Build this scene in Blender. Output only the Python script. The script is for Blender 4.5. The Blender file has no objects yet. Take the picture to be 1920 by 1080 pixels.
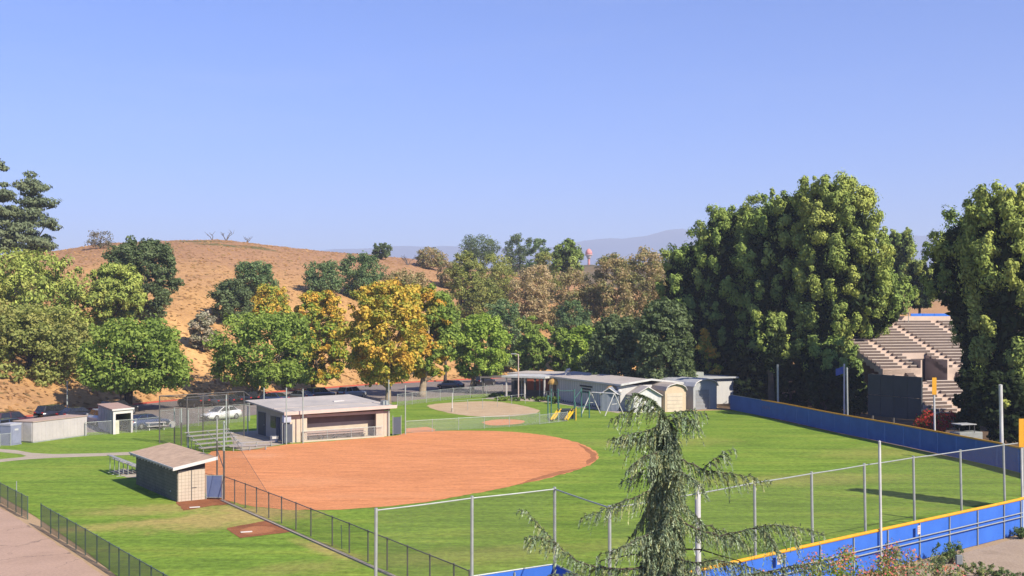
import bpy, bmesh, math, random
import numpy as np
from mathutils import Vector, Matrix

# ------------------------------------------------------------------ camera, sky, sun, exposure
scene = bpy.context.scene
COL = scene.collection
H = 11.5            # camera height (m)
F = 2050.0          # focal length in photograph pixels
HZ = 590.0          # row of the horizon in the photograph
cam_data = bpy.data.cameras.new('camera')
cam = bpy.data.objects.new('camera', cam_data)
COL.objects.link(cam)
cam.location = (0, 0, H)
cam.rotation_euler = (math.radians(90), 0, 0)
cam_data.sensor_fit = 'HORIZONTAL'
cam_data.sensor_width = 36.0
cam_data.lens = 36.0 * F / 1920.0
cam_data.shift_y = (HZ - 540.0) / 1920.0
cam_data.clip_start = 0.5
cam_data.clip_end = 40000
scene.camera = cam

SUN_EL = math.radians(38)
SUN_AZ = math.radians(135)      # clockwise from +Y: to the right and behind the camera
world = bpy.data.worlds.new('World')
scene.world = world
world.use_nodes = True
wn = world.node_tree.nodes
wl = world.node_tree.links
for n in list(wn):
    wn.remove(n)
w_out = wn.new('ShaderNodeOutputWorld')
w_bg = wn.new('ShaderNodeBackground')
w_sky = wn.new('ShaderNodeTexSky')
w_sky.sky_type = 'NISHITA'
w_sky.sun_disc = False
w_sky.sun_elevation = SUN_EL
w_sky.sun_rotation = SUN_AZ
w_sky.altitude = 300
w_sky.air_density = 1.0
w_sky.dust_density = 0.5
w_sky.ozone_density = 6.0
w_bg.inputs['Strength'].default_value = 0.064
w_wb = wn.new('ShaderNodeMix')          # cool white balance of the whole sky
w_wb.data_type = 'RGBA'
w_wb.blend_type = 'MULTIPLY'
w_wb.inputs[0].default_value = 1.0
w_wb.inputs[7].default_value = (0.655, 0.90, 1.52, 1)
wl.new(w_sky.outputs['Color'], w_wb.inputs[6])
# faint high wisps over the whole sky
w_tc = wn.new('ShaderNodeTexCoord')
w_mp = wn.new('ShaderNodeMapping')
w_mp.inputs['Scale'].default_value = (1.2, 3.0, 9.0)
w_mp.inputs['Rotation'].default_value = (0.25, 0.0, 0.4)
w_nz = wn.new('ShaderNodeTexNoise')
w_nz.inputs['Scale'].default_value = 1.6
w_nz.inputs['Detail'].default_value = 7.0
w_nz.inputs['Roughness'].default_value = 0.62
w_nz.inputs['Distortion'].default_value = 0.6
w_rp = wn.new('ShaderNodeMapRange')
w_rp.inputs['From Min'].default_value = 0.5
w_rp.inputs['From Max'].default_value = 0.8
w_rp.inputs['To Max'].default_value = 0.10
w_ci = wn.new('ShaderNodeMix')
w_ci.data_type = 'RGBA'
w_ci.inputs[7].default_value = (5.6, 6.0, 7.4, 1)
wl.new(w_tc.outputs['Generated'], w_mp.inputs['Vector'])
wl.new(w_mp.outputs['Vector'], w_nz.inputs['Vector'])
wl.new(w_nz.outputs['Fac'], w_rp.inputs['Value'])
wl.new(w_rp.outputs['Result'], w_ci.inputs[0])
wl.new(w_wb.outputs[2], w_ci.inputs[6])
wl.new(w_ci.outputs[2], w_bg.inputs['Color'])
wl.new(w_bg.outputs['Background'], w_out.inputs['Surface'])

sun_data = bpy.data.lights.new('sun', 'SUN')
sun_data.energy = 5.0
sun_data.angle = math.radians(0.53)
sun_data.color = (1.0, 0.91, 0.76)
sun = bpy.data.objects.new('sun', sun_data)
COL.objects.link(sun)
sdir = Vector((math.sin(SUN_AZ) * math.cos(SUN_EL), math.cos(SUN_AZ) * math.cos(SUN_EL), math.sin(SUN_EL)))
sun.rotation_euler = sdir.to_track_quat('Z', 'Y').to_euler()
sun.location = (0, 0, 200)

scene.view_settings.view_transform = 'Standard'
scene.view_settings.look = 'None'
scene.view_settings.gamma = 1.0
scene.view_settings.use_curve_mapping = False
scene.view_settings.exposure = 1.0
scene.render.engine = 'CYCLES'
scene.cycles.max_bounces = 6
scene.cycles.diffuse_bounces = 4
scene.cycles.glossy_bounces = 2
scene.cycles.transmission_bounces = 3
scene.cycles.transparent_max_bounces = 24
scene.cycles.volume_bounces = 0
scene.cycles.use_denoising = True
scene.cycles.caustics_reflective = False
scene.cycles.caustics_refractive = False

RNG = np.random.default_rng(7)
random.seed(7)


# ------------------------------------------------------------------ pixel helpers: photograph rows/columns to metres
def gp(x, y, z=0.0):
    """point at height z seen at photograph pixel x, y"""
    Y = (H - z) * F / (y - HZ)
    return Vector(((x - 960.0) / F * Y, Y, z))


def at(x, y, Y):
    return Vector(((x - 960.0) / F * Y, Y, H - (y - HZ) / F * Y))


# ------------------------------------------------------------------ mesh and object helpers
ORG = {}


class MB:
    def __init__(self):
        self.v = []
        self.f = []
        self.uv = None

    def add(self, verts, faces):
        n = len(self.v)
        self.v.extend([tuple(p) for p in verts])
        self.f.extend([tuple(i + n for i in fc) for fc in faces])
        return self

    def quad(self, a, b, c, d):
        return self.add([a, b, c, d], [(0, 1, 2, 3)])

    def box(self, c, s, rz=0.0):
        hx, hy, hz = s[0] / 2, s[1] / 2, s[2] / 2
        co, si = math.cos(rz), math.sin(rz)
        vs = []
        for dz in (-hz, hz):
            for dx, dy in ((-hx, -hy), (hx, -hy), (hx, hy), (-hx, hy)):
                vs.append((c[0] + dx * co - dy * si, c[1] + dx * si + dy * co, c[2] + dz))
        return self.add(vs, [(3, 2, 1, 0), (4, 5, 6, 7), (0, 1, 5, 4), (1, 2, 6, 5), (2, 3, 7, 6), (3, 0, 4, 7)])

    def hexa(self, p):
        """8 corners: bottom ring 0-3 counter-clockwise, top ring 4-7"""
        return self.add(p, [(3, 2, 1, 0), (4, 5, 6, 7), (0, 1, 5, 4), (1, 2, 6, 5), (2, 3, 7, 6), (3, 0, 4, 7)])

    def tube(self, pts, radii, n=6, cap=True):
        pts = [Vector(p) for p in pts]
        if not hasattr(radii, '__len__'):
            radii = [radii] * len(pts)
        base = len(self.v)
        up = Vector((0, 0, 1))
        d0 = (pts[1] - pts[0]).normalized()
        if abs(d0.z) > 0.95:
            up = Vector((1, 0, 0))
        for i, p in enumerate(pts):
            a = pts[max(i - 1, 0)]
            b = pts[min(i + 1, len(pts) - 1)]
            d = (b - a)
            if d.length < 1e-9:
                d = d0.copy()
            d.normalize()
            s = d.cross(up)
            if s.length < 1e-4:
                s = d.cross(Vector((0, 1, 0)))
            s.normalize()
            t = s.cross(d)
            for k in range(n):
                an = 2 * math.pi * k / n
                self.v.append(tuple(p + (s * math.cos(an) + t * math.sin(an)) * radii[i]))
        for i in range(len(pts) - 1):
            for k in range(n):
                a = base + i * n + k
                b = base + i * n + (k + 1) % n
                self.f.append((a, b, b + n, a + n))
        if cap:
            self.f.append(tuple(base + k for k in range(n))[::-1])
            e = base + (len(pts) - 1) * n
            self.f.append(tuple(e + k for k in range(n)))
        return self

    def prism(self, poly, z0, z1):
        n = len(poly)
        vs = [(p[0], p[1], z0) for p in poly] + [(p[0], p[1], z1) for p in poly]
        fs = [tuple(range(n))[::-1], tuple(range(n, 2 * n))]
        for i in range(n):
            j = (i + 1) % n
            fs.append((i, j, n + j, n + i))
        return self.add(vs, fs)

    def build(self, name, mat, parent=None, smooth=False, bevel=0.0):
        off = ORG.get(parent.name, Vector((0, 0, 0))) if parent else Vector((0, 0, 0))
        me = bpy.data.meshes.new(name)
        me.from_pydata([(p[0] - off[0], p[1] - off[1], p[2] - off[2]) for p in self.v], [], self.f)
        me.update()
        if self.uv is not None:
            ul = me.uv_layers.new(name='UVMap')
            ul.data.foreach_set('uv', np.array(self.uv, dtype=np.float32).ravel())
        me.materials.append(mat)
        if smooth:
            me.polygons.foreach_set('use_smooth', [True] * len(me.polygons))
        o = bpy.data.objects.new(name, me)
        COL.objects.link(o)
        if bevel > 0:
            bm = bmesh.new()
            bm.from_mesh(me)
            bmesh.ops.bevel(bm, geom=list(bm.edges), offset=bevel, segments=1, affect='EDGES', clamp_overlap=True)
            bm.to_mesh(me)
            bm.free()
        if parent:
            o.parent = parent
        ORG[o.name] = off
        return o


def tag(o, label=None, cat=None, group=None, kind=None):
    if label:
        o['label'] = label
    if cat:
        o['category'] = cat
    if group:
        o['group'] = group
    if kind:
        o['kind'] = kind
    return o


def thing(name, label, cat, loc=(0, 0, 0), group=None, rz=0.0, local=False):
    """an Empty at the base; local=True: parts are given in the thing's own frame"""
    o = bpy.data.objects.new(name, None)
    COL.objects.link(o)
    o.empty_display_size = 0.3
    o.location = loc
    o.rotation_euler = (0, 0, rz)
    ORG[o.name] = Vector((0, 0, 0)) if local else Vector(loc)
    return tag(o, label, cat, group)


def copy_tree(o, parent=None):
    c = o.copy()
    COL.objects.link(c)
    c.parent = parent
    for ch in o.children:
        copy_tree(ch, c)
    return c


def shared(src, name, parent, loc, rz=0.0):
    """one more piece sharing the mesh of src"""
    c = bpy.data.objects.new(name, src.data)
    COL.objects.link(c)
    c.parent = parent
    c.location = loc
    c.rotation_euler = (0, 0, rz)
    return c


def structure(o):
    o['kind'] = 'structure'
    return o


# ------------------------------------------------------------------ materials
MAT = {}
ALB = 0.76          # reflectance scale of the listed surface colours


def nodes_of(name):
    m = bpy.data.materials.new(name)
    m.use_nodes = True
    nt = m.node_tree
    for n in list(nt.nodes):
        nt.nodes.remove(n)
    out = nt.nodes.new('ShaderNodeOutputMaterial')
    return m, nt, out


def ramp(nt, stops):
    r = nt.nodes.new('ShaderNodeValToRGB')
    e = r.color_ramp.elements
    while len(e) < len(stops):
        e.new(0.5)
    for i, (p, c) in enumerate(stops):
        e[i].position = p
        e[i].color = (c[0], c[1], c[2], 1) if hasattr(c, '__len__') else (c, c, c, 1)
    return r


def noise(nt, scale, detail=4, rough=0.6, vec=None, dist=0.0):
    n = nt.nodes.new('ShaderNodeTexNoise')
    n.inputs['Scale'].default_value = scale
    n.inputs['Detail'].default_value = detail
    n.inputs['Roughness'].default_value = rough
    n.inputs['Distortion'].default_value = dist
    if vec is not None:
        nt.links.new(vec, n.inputs['Vector'])
    return n


def mixc(nt, fac, a, b, mode='MIX'):
    m = nt.nodes.new('ShaderNodeMix')
    m.data_type = 'RGBA'
    m.blend_type = mode
    for sock, val in ((m.inputs[0], fac), (m.inputs[6], a), (m.inputs[7], b)):
        if isinstance(val, (int, float)):
            sock.default_value = val
        elif isinstance(val, (tuple, list)):
            sock.default_value = (val[0], val[1], val[2], 1)
        else:
            nt.links.new(val, sock)
    return m.outputs[2]


def pos_vec(nt, scale=(1, 1, 1), rz=0.0):
    g = nt.nodes.new('ShaderNodeNewGeometry')
    mp = nt.nodes.new('ShaderNodeMapping')
    mp.inputs['Scale'].default_value = scale
    mp.inputs['Rotation'].default_value = (0, 0, rz)
    nt.links.new(g.outputs['Position'], mp.inputs['Vector'])
    return mp.outputs['Vector']


def bump(nt, h, strength, dist=0.05):
    b = nt.nodes.new('ShaderNodeBump')
    b.inputs['Strength'].default_value = strength
    b.inputs['Distance'].default_value = dist
    nt.links.new(h, b.inputs['Height'])
    return b.outputs['Normal']


def plain(name, c, c2=None, scale=1.5, rough=0.75, metal=0.0, bmp=0.0, bscale=20, stretch=(1, 1, 1), spec=0.3):
    """paint, wood, metal: colour with a second weathered tone in noise patches"""
    if name in MAT:
        return MAT[name]
    m, nt, out = nodes_of(name)
    p = nt.nodes.new('ShaderNodeBsdfPrincipled')
    v = pos_vec(nt, stretch)
    if c2 is None:
        c2 = tuple(x * 0.78 for x in c)
    n = noise(nt, scale, 5, 0.65, v)
    r = ramp(nt, [(0.35, tuple(x * ALB for x in c)), (0.7, tuple(x * ALB for x in c2))])
    nt.links.new(n.outputs['Fac'], r.inputs['Fac'])
    nt.links.new(r.outputs['Color'], p.inputs['Base Color'])
    p.inputs['Roughness'].default_value = rough
    p.inputs['Metallic'].default_value = metal
    p.inputs['Specular IOR Level'].default_value = spec
    if bmp:
        n2 = noise(nt, bscale, 4, 0.6, v)
        nt.links.new(bump(nt, n2.outputs['Fac'], bmp, 0.02), p.inputs['Normal'])
    nt.links.new(p.outputs['BSDF'], out.inputs['Surface'])
    MAT[name] = m
    return m


def foliage_mat(name, transl=0.25):
    if name in MAT:
        return MAT[name]
    m, nt, out = nodes_of(name)
    a = nt.nodes.new('ShaderNodeAttribute')
    a.attribute_name = 'tint'
    d = nt.nodes.new('ShaderNodeBsdfDiffuse')
    t = nt.nodes.new('ShaderNodeBsdfTranslucent')
    mx = nt.nodes.new('ShaderNodeMixShader')
    mx.inputs[0].default_value = transl
    nt.links.new(a.outputs['Color'], d.inputs['Color'])
    nt.links.new(mixc(nt, 1.0, a.outputs['Color'], (1.0, 1.15, 0.55), 'MULTIPLY'), t.inputs['Color'])
    nt.links.new(d.outputs[0], mx.inputs[1])
    nt.links.new(t.outputs[0], mx.inputs[2])
    nt.links.new(mx.outputs[0], out.inputs['Surface'])
    MAT[name] = m
    return m


def mesh_mat(name, c, pitch=0.075, cover=0.12):
    """woven wire or net: diamond wires in metres on the panel's own UV, open between"""
    if name in MAT:
        return MAT[name]
    m, nt, out = nodes_of(name)
    uv = nt.nodes.new('ShaderNodeUVMap')
    sp = nt.nodes.new('ShaderNodeSeparateXYZ')
    nt.links.new(uv.outputs['UV'], sp.inputs[0])

    def mth(op, a, b=None):
        k = nt.nodes.new('ShaderNodeMath')
        k.operation = op
        for i, val in enumerate((a, b)):
            if val is None:
                continue
            if isinstance(val, (int, float)):
                k.inputs[i].default_value = val
            else:
                nt.links.new(val, k.inputs[i])
        return k.outputs[0]
    outs = []
    for sgn in ('ADD', 'SUBTRACT'):
        s = mth(sgn, sp.outputs[0], sp.outputs[1])
        fr = mth('FRACT', mth('DIVIDE', s, pitch * 1.414))
        outs.append(mth('LESS_THAN', fr, cover / 2))
    wire = mth('MAXIMUM', outs[0], outs[1])
    p = nt.nodes.new('ShaderNodeBsdfPrincipled')
    p.inputs['Base Color'].default_value = (*c, 1)
    p.inputs['Roughness'].default_value = 0.5
    p.inputs['Metallic'].default_value = 0.2
    tr = nt.nodes.new('ShaderNodeBsdfTransparent')
    mx = nt.nodes.new('ShaderNodeMixShader')
    nt.links.new(wire, mx.inputs[0])
    nt.links.new(tr.outputs[0], mx.inputs[1])
    nt.links.new(p.outputs[0], mx.inputs[2])
    nt.links.new(mx.outputs[0], out.inputs['Surface'])
    MAT[name] = m
    return m


def ground_mat(name, stops, scale, fine=(0.75, 1.2), bmp=0.3, fscale=9.0, stretch=(1, 1, 1), rz=0.0, extra=None, rough=0.95):
    m, nt, out = nodes_of(name)
    p = nt.nodes.new('ShaderNodeBsdfPrincipled')
    p.inputs['Roughness'].default_value = rough
    p.inputs['Specular IOR Level'].default_value = 0.1
    v = pos_vec(nt, stretch, rz)
    v1 = pos_vec(nt)
    n1 = noise(nt, scale, 6, 0.62, v, 0.4)
    r1 = ramp(nt, stops)
    nt.links.new(n1.outputs['Fac'], r1.inputs['Fac'])
    n2 = noise(nt, fscale, 4, 0.7, v1)
    r2 = ramp(nt, [(0.3, fine[0] * ALB), (0.7, fine[1] * ALB)])
    nt.links.new(n2.outputs['Fac'], r2.inputs['Fac'])
    col = r1.outputs['Color']
    if extra:
        col = extra(nt, col)
    col = mixc(nt, 1.0, col, r2.outputs['Color'], 'MULTIPLY')
    nt.links.new(col, p.inputs['Base Color'])
    nt.links.new(bump(nt, n2.outputs['Fac'], bmp, 0.06), p.inputs['Normal'])
    nt.links.new(p.outputs['BSDF'], out.inputs['Surface'])
    MAT[name] = m
    return m


def blob_mask(nt, x, y, rx, ry, rz, nscale=0.8, amt=0.5, soft=(0.9, 0.35)):
    """ragged patch round a spot of the ground"""
    g = nt.nodes.new('ShaderNodeNewGeometry')
    mp = nt.nodes.new('ShaderNodeMapping')
    mp.vector_type = 'TEXTURE'
    mp.inputs['Location'].default_value = (x, y, 0)
    mp.inputs['Rotation'].default_value = (0, 0, rz)
    mp.inputs['Scale'].default_value = (rx, ry, 1e6)
    nt.links.new(g.outputs['Position'], mp.inputs['Vector'])
    ln = nt.nodes.new('ShaderNodeVectorMath')
    ln.operation = 'LENGTH'
    nt.links.new(mp.outputs[0], ln.inputs[0])
    n = noise(nt, nscale, 5, 0.65, pos_vec(nt))
    ad = nt.nodes.new('ShaderNodeMath')
    ad.operation = 'MULTIPLY_ADD'
    nt.links.new(n.outputs['Fac'], ad.inputs[0])
    ad.inputs[1].default_value = amt * 2
    ad.inputs[2].default_value = -amt
    s = nt.nodes.new('ShaderNodeMath')
    s.operation = 'ADD'
    nt.links.new(ln.outputs['Value'], s.inputs[0])
    nt.links.new(ad.outputs[0], s.inputs[1])
    mr = nt.nodes.new('ShaderNodeMapRange')
    mr.inputs['From Min'].default_value = soft[0]
    mr.inputs['From Max'].default_value = soft[1]
    nt.links.new(s.outputs[0], mr.inputs['Value'])
    return mr.outputs[0]


def lawn_extra(nt, col):
    c = streak(nt, col, 0.8, (0.16, 1.3, 1), 0.06, 0.86, 1.14, 0.38, 0.62)
    c = streak(nt, c, 3.2, (0.3, 1.2, 1), 0.2, 0.88, 1.1)
    dry = (0.46, 0.35, 0.12)
    for (px, py, rx, ry, rz, k) in ((420, 975, 5.5, 3.2, 0.5, 0.85), (300, 955, 5, 2.2, 0.3, 0.6), (230, 985, 6, 1.2, 0.5, 0.6),
                                    (480, 960, 3.5, 2.5, 0.2, 0.9), (610, 1030, 3.2, .8, -0.9, 0.7),
                                    (1500, 900, 9, 3, 0.2, 0.35), (1240, 830, 8, 4, 0.2, 0.3), (900, 1040, 8, 2, 0.3, 0.25),
                                    (1650, 850, 7, 4, 0.4, 0.3), (560, 1065, 3, 1.5, 0.4, 0.3)):
        g = gp(px, py)
        mk = blob_mask(nt, g.x, g.y, rx, ry, rz, 0.8, 0.75, (1.15, 0.35))
        ml = nt.nodes.new('ShaderNodeMath')
        ml.operation = 'MULTIPLY'
        nt.links.new(mk, ml.inputs[0])
        ml.inputs[1].default_value = k
        c = mixc(nt, ml.outputs[0], c, dry)
    return c


def streak(nt, col, scale, stretch, rz, lo, hi, a=0.35, b=0.65):
    n = noise(nt, scale, 5, 0.68, pos_vec(nt, stretch, rz), 0.3)
    r = ramp(nt, [(a, lo), (b, hi)])
    nt.links.new(n.outputs['Fac'], r.inputs['Fac'])
    return mixc(nt, 1.0, col, r.outputs['Color'], 'MULTIPLY')


def clay_extra(nt, col):
    # drag-mat streaks, scuffed and paler worn places
    c = streak(nt, col, 1.1, (0.25, 1.6, 1), 0.15, 0.84, 1.1)
    c = streak(nt, c, 2.6, (1, 1, 1), 0, 0.84, 1.04, 0.3, 0.5)
    for (px, py, rx, ry, rz, k, cc) in ((560, 905, 5, 2.5, 0.2, 0.35, (0.74, 0.36, 0.18)), (900, 850, 7, 2.5, 0.1, 0.4, (0.48, 0.18, 0.075)), (760, 890, 6, 3, 0.2, 0.35, (0.50, 0.195, 0.08)),
                                        (480, 855, 3, 2, 0, 0.5, (0.76, 0.38, 0.2)), (1010, 870, 4, 3, 0.3, 0.3, (0.52, 0.2, 0.085)), (700, 930, 8, 1.4, 0.1, 0.4, (0.74, 0.34, 0.16))):
        g = gp(px, py)
        mk = blob_mask(nt, g.x, g.y, rx, ry, rz, 1.3, 0.8, (1.1, 0.2))
        ml = nt.nodes.new('ShaderNodeMath')
        ml.operation = 'MULTIPLY'
        nt.links.new(mk, ml.inputs[0])
        ml.inputs[1].default_value = k
        c = mixc(nt, ml.outputs[0], c, cc)
    return c


def crack_extra(nt, col):
    vr = nt.nodes.new('ShaderNodeTexVoronoi')
    vr.feature = 'DISTANCE_TO_EDGE'
    vr.inputs['Scale'].default_value = 0.22
    nz = noise(nt, 0.9, 4, 0.6, pos_vec(nt))
    v = pos_vec(nt)
    ad = nt.nodes.new('ShaderNodeVectorMath')
    ad.operation = 'MULTIPLY_ADD'
    nt.links.new(nz.outputs['Color'], ad.inputs[0])
    ad.inputs[1].default_value = (1.6, 1.6, 0)
    nt.links.new(v, ad.inputs[2])
    nt.links.new(ad.outputs[0], vr.inputs['Vector'])
    r = ramp(nt, [(0.0, 1.0), (0.011, 0.0)])
    nt.links.new(vr.outputs['Distance'], r.inputs['Fac'])
    n3 = noise(nt, 0.25, 2, 0.5, pos_vec(nt))
    r3 = ramp(nt, [(0.42, 0.0), (0.55, 0.65)])
    nt.links.new(n3.outputs['Fac'], r3.inputs['Fac'])
    fac = mixc(nt, 1.0, r.outputs['Color'], r3.outputs['Color'], 'MULTIPLY')
    return mixc(nt, fac, col, (0.09, 0.075, 0.06))


def hill_extra(nt, col):
    # the worn track and the greener scrub near the crest, dark dead-grass streaks along the slope
    v = pos_vec(nt, (0.5, 1.6, 3.0), 0.25)
    n = noise(nt, 0.55, 5, 0.7, v, 0.6)
    r = ramp(nt, [(0.5, 0.0), (0.7, 0.6)])
    nt.links.new(n.outputs['Fac'], r.inputs['Fac'])
    c = mixc(nt, r.outputs['Color'], col, (0.30, 0.165, 0.08))
    n4 = noise(nt, 0.02, 3, 0.5, pos_vec(nt))
    r4 = ramp(nt, [(0.45, 0.0), (0.65, 0.6)])
    nt.links.new(n4.outputs['Fac'], r4.inputs['Fac'])
    c = mixc(nt, r4.outputs['Color'], c, (0.40, 0.225, 0.12))
    # pinkish brown cover high on the hill, green scrub just under the crest
    g = nt.nodes.new('ShaderNodeNewGeometry')
    sx = nt.nodes.new('ShaderNodeSeparateXYZ')
    nt.links.new(g.outputs['Position'], sx.inputs[0])
    nz = noise(nt, 0.06, 5, 0.7, pos_vec(nt))
    zz = nt.nodes.new('ShaderNodeMath')
    zz.operation = 'MULTIPLY_ADD'
    nt.links.new(nz.outputs['Fac'], zz.inputs[0])
    zz.inputs[1].default_value = 22.0
    nt.links.new(sx.outputs[2], zz.inputs[2])
    mr = nt.nodes.new('ShaderNodeMapRange')
    mr.inputs['From Min'].default_value = 22.0
    mr.inputs['From Max'].default_value = 36.0
    mr.inputs['To Max'].default_value = 0.85
    nt.links.new(zz.outputs[0], mr.inputs['Value'])
    n6 = noise(nt, 0.8, 6, 0.75, pos_vec(nt, (0.5, 1.4, 1), 0.2), 0.5)
    r6 = ramp(nt, [(0.35, (0.26, 0.145, 0.085)), (0.5, (0.39, 0.215, 0.125)), (0.68, (0.50, 0.29, 0.15))])
    nt.links.new(n6.outputs['Fac'], r6.inputs['Fac'])
    c = mixc(nt, mr.outputs[0], c, r6.outputs['Color'])
    for (bx, by, rx, ry) in ((-78, 272, 9, 7), (-70, 262, 8, 4), (-62, 268, 6, 5)):
        sc_ = blob_mask(nt, bx, by, rx, ry, 0.2, 0.5, 0.8, (0.9, 0.5))
        c = mixc(nt, sc_, c, (0.17, 0.15, 0.06))
    mk = blob_mask(nt, -49.6, 168.4, 2.4, 17.0, 0.534, 0.35, 0.5, (1.1, 0.2))
    c = mixc(nt, mk, c, (0.74, 0.44, 0.18))
    return c


ground_mat('dry_earth', [(0.3, (0.40, 0.27, 0.15)), (0.55, (0.5, 0.35, 0.2)), (0.75, (0.30, 0.21, 0.12))], 0.12)
ground_mat('hill_grass', [(0.3, (0.54, 0.30, 0.11)), (0.5, (0.66, 0.38, 0.145)), (0.7, (0.48, 0.265, 0.10))], 0.10, fine=(0.75, 1.15), bmp=0.6, fscale=2.2, extra=hill_extra)
ground_mat('turf', [(0.3, (0.145, 0.235, 0.030)), (0.5, (0.19, 0.295, 0.036)), (0.7, (0.265, 0.335, 0.05))], 0.22, fine=(0.66, 1.28), bmp=0.6, fscale=2.6, stretch=(0.5, 1.6, 1), rz=0.5, extra=lawn_extra)
ground_mat('infield_clay', [(0.3, (0.66, 0.265, 0.108)), (0.5, (0.73, 0.30, 0.126)), (0.72, (0.61, 0.24, 0.098))], 0.55, fine=(0.86, 1.1), bmp=0.4, fscale=4.0, stretch=(0.5, 1.3, 1), rz=0.2, extra=clay_extra)
ground_mat('wet_clay', [(0.3, (0.25, 0.095, 0.045)), (0.7, (0.36, 0.14, 0.06))], 0.8)
ground_mat('damp_clay', [(0.3, (0.36, 0.145, 0.065)), (0.7, (0.48, 0.20, 0.09))], 0.9)
ground_mat('tan_sand', [(0.3, (0.5, 0.36, 0.22)), (0.7, (0.60, 0.45, 0.29))], 0.5)
ground_mat('asphalt', [(0.3, (0.22, 0.185, 0.165)), (0.7, (0.30, 0.25, 0.225))], 0.2, extra=crack_extra)
ground_mat('old_asphalt', [(0.3, (0.46, 0.315, 0.235)), (0.55, (0.52, 0.355, 0.265)), (0.75, (0.42, 0.285, 0.21))], 0.25, fine=(0.85, 1.1), bmp=0.2, fscale=7, extra=crack_extra)
ground_mat('concrete', [(0.3, (0.52, 0.44, 0.34)), (0.7, (0.42, 0.35, 0.27))], 0.7, fine=(0.85, 1.1), bmp=0.15)
ground_mat('dirt_lot', [(0.3, (0.40, 0.30, 0.215)), (0.55, (0.47, 0.36, 0.26)), (0.75, (0.31, 0.23, 0.16))], 0.5, fine=(0.75, 1.15), bmp=0.5)
ground_mat('pine_shade_litter', [(0.3, (0.10, 0.065, 0.04)), (0.7, (0.18, 0.12, 0.075))], 0.4)  # brown litter, darkened to carry the shade under the pines
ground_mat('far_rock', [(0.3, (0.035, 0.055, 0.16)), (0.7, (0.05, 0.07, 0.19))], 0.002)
ground_mat('scrub_hill', [(0.3, (0.10, 0.09, 0.04)), (0.7, (0.26, 0.17, 0.08))], 0.05)

# ------------------------------------------------------------------ terrain
def interp(x, tab):
    return float(np.interp(x, [t[0] for t in tab], [t[1] for t in tab]))


KERB_PX = [(-500, 880), (-200, 815), (0, 788), (150, 770), (300, 754), (500, 737), (700, 721), (860, 713), (1000, 706), (1300, 702), (2600, 702)]
RIDGE_PX = [(-900, 530), (-400, 505), (0, 482), (100, 473), (190, 458), (260, 455), (330, 453), (410, 452), (500, 462), (600, 473), (700, 480), (780, 488),
            (830, 500), (880, 506), (960, 514), (1040, 527), (1200, 547), (1400, 562), (2600, 574)]


def hill_base(px):
    return H * F / (interp(px, KERB_PX) - HZ) + 0.4


def hill_top(px):
    yb = hill_base(px)
    yr = yb + interp(px, [(-400, 130), (300, 140), (900, 150), (1400, 90), (2600, 60)])
    return yb, yr, H - (interp(px, RIDGE_PX) - HZ) / F * yr


def ground_z(X, Y):
    if Y < 60:
        return 0.0
    px = 960 + X / Y * F
    yb, yr, zr = hill_top(px)
    t = (Y - yb) / (yr - yb)
    if t <= 0:
        return 0.0
    if t < 1:
        z = zr * (1 - (1 - t) ** 1.55)
        z += 1.3 * math.sin(X * 0.09 + 1.3 * math.sin(Y * 0.05)) * t * (1 - t) * 2 + 0.35 * math.sin(X * 0.31 + Y * 0.17) * t * (1 - t) * 2
        return z
    return zr * max(0.0, 1 - ((t - 1) * 0.55) ** 2)


def hill_Y(px, row):
    """distance at which the ground of that column shows at the given photograph row"""
    yb, yr, zr = hill_top(px)
    lo, hi = yb, yr
    f = lambda Y: HZ + (H - ground_z((px - 960) / F * Y, Y)) / Y * F
    if row <= f(hi):
        return hi - 1.0
    if row >= f(lo):
        return H * F / (row - HZ)
    for _ in range(40):
        m = (lo + hi) / 2
        if f(m) > row:
            lo = m
        else:
            hi = m
    return lo


def sheet(name, pts, z, mat, jitter=0.0, dens=0.0, parent=None, kind=True):
    out = []
    n = len(pts)
    for i in range(n):
        a = Vector(pts[i]); b = Vector(pts[(i + 1) % n])
        k = max(1, int((b - a).length / dens)) if dens else 1
        for j in range(k):
            p = a.lerp(b, j / k)
            out.append((p.x + random.uniform(-jitter, jitter), p.y + random.uniform(-jitter, jitter), z))
    me = bpy.data.meshes.new(name)
    bm = bmesh.new()
    vs = [bm.verts.new(p) for p in out]
    fc = bm.faces.new(vs)
    if fc.normal.z < 0 or fc.calc_area() and fc.normal.z < 0:
        fc.normal_flip()
    bm.normal_update()
    if fc.normal.z < 0:
        fc.normal_flip()
    bmesh.ops.triangulate(bm, faces=[fc])
    bm.to_mesh(me)
    bm.free()
    me.materials.append(mat)
    o = bpy.data.objects.new(name, me)
    COL.objects.link(o)
    if parent:
        o.parent = parent
    elif kind:
        o['kind'] = 'structure'
    return o


def gps(*pts):
    return [gp(x, y) for x, y in pts]


def smooth_px(pts, n=6):
    """Catmull-Rom through pixel points"""
    out = []
    m = len(pts)
    for i in range(m):
        p0, p1, p2, p3 = (Vector((*pts[(i + k) % m], 0)) for k in (-1, 0, 1, 2))
        for j in range(n):
            t = j / n
            out.append(tuple((0.5 * ((2 * p1) + (-p0 + p2) * t + (2 * p0 - 5 * p1 + 4 * p2 - p3) * t * t + (-p0 + 3 * p1 - 3 * p2 + p3) * t ** 3))[:2]))
    return out


# one sheet to the horizon
g = MB()
g.quad((-10700, -600, 0), (10700, -600, 0), (10700, 9300, 0), (-10700, 9300, 0))
structure(g.build('ground', MAT['dry_earth']))

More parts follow.
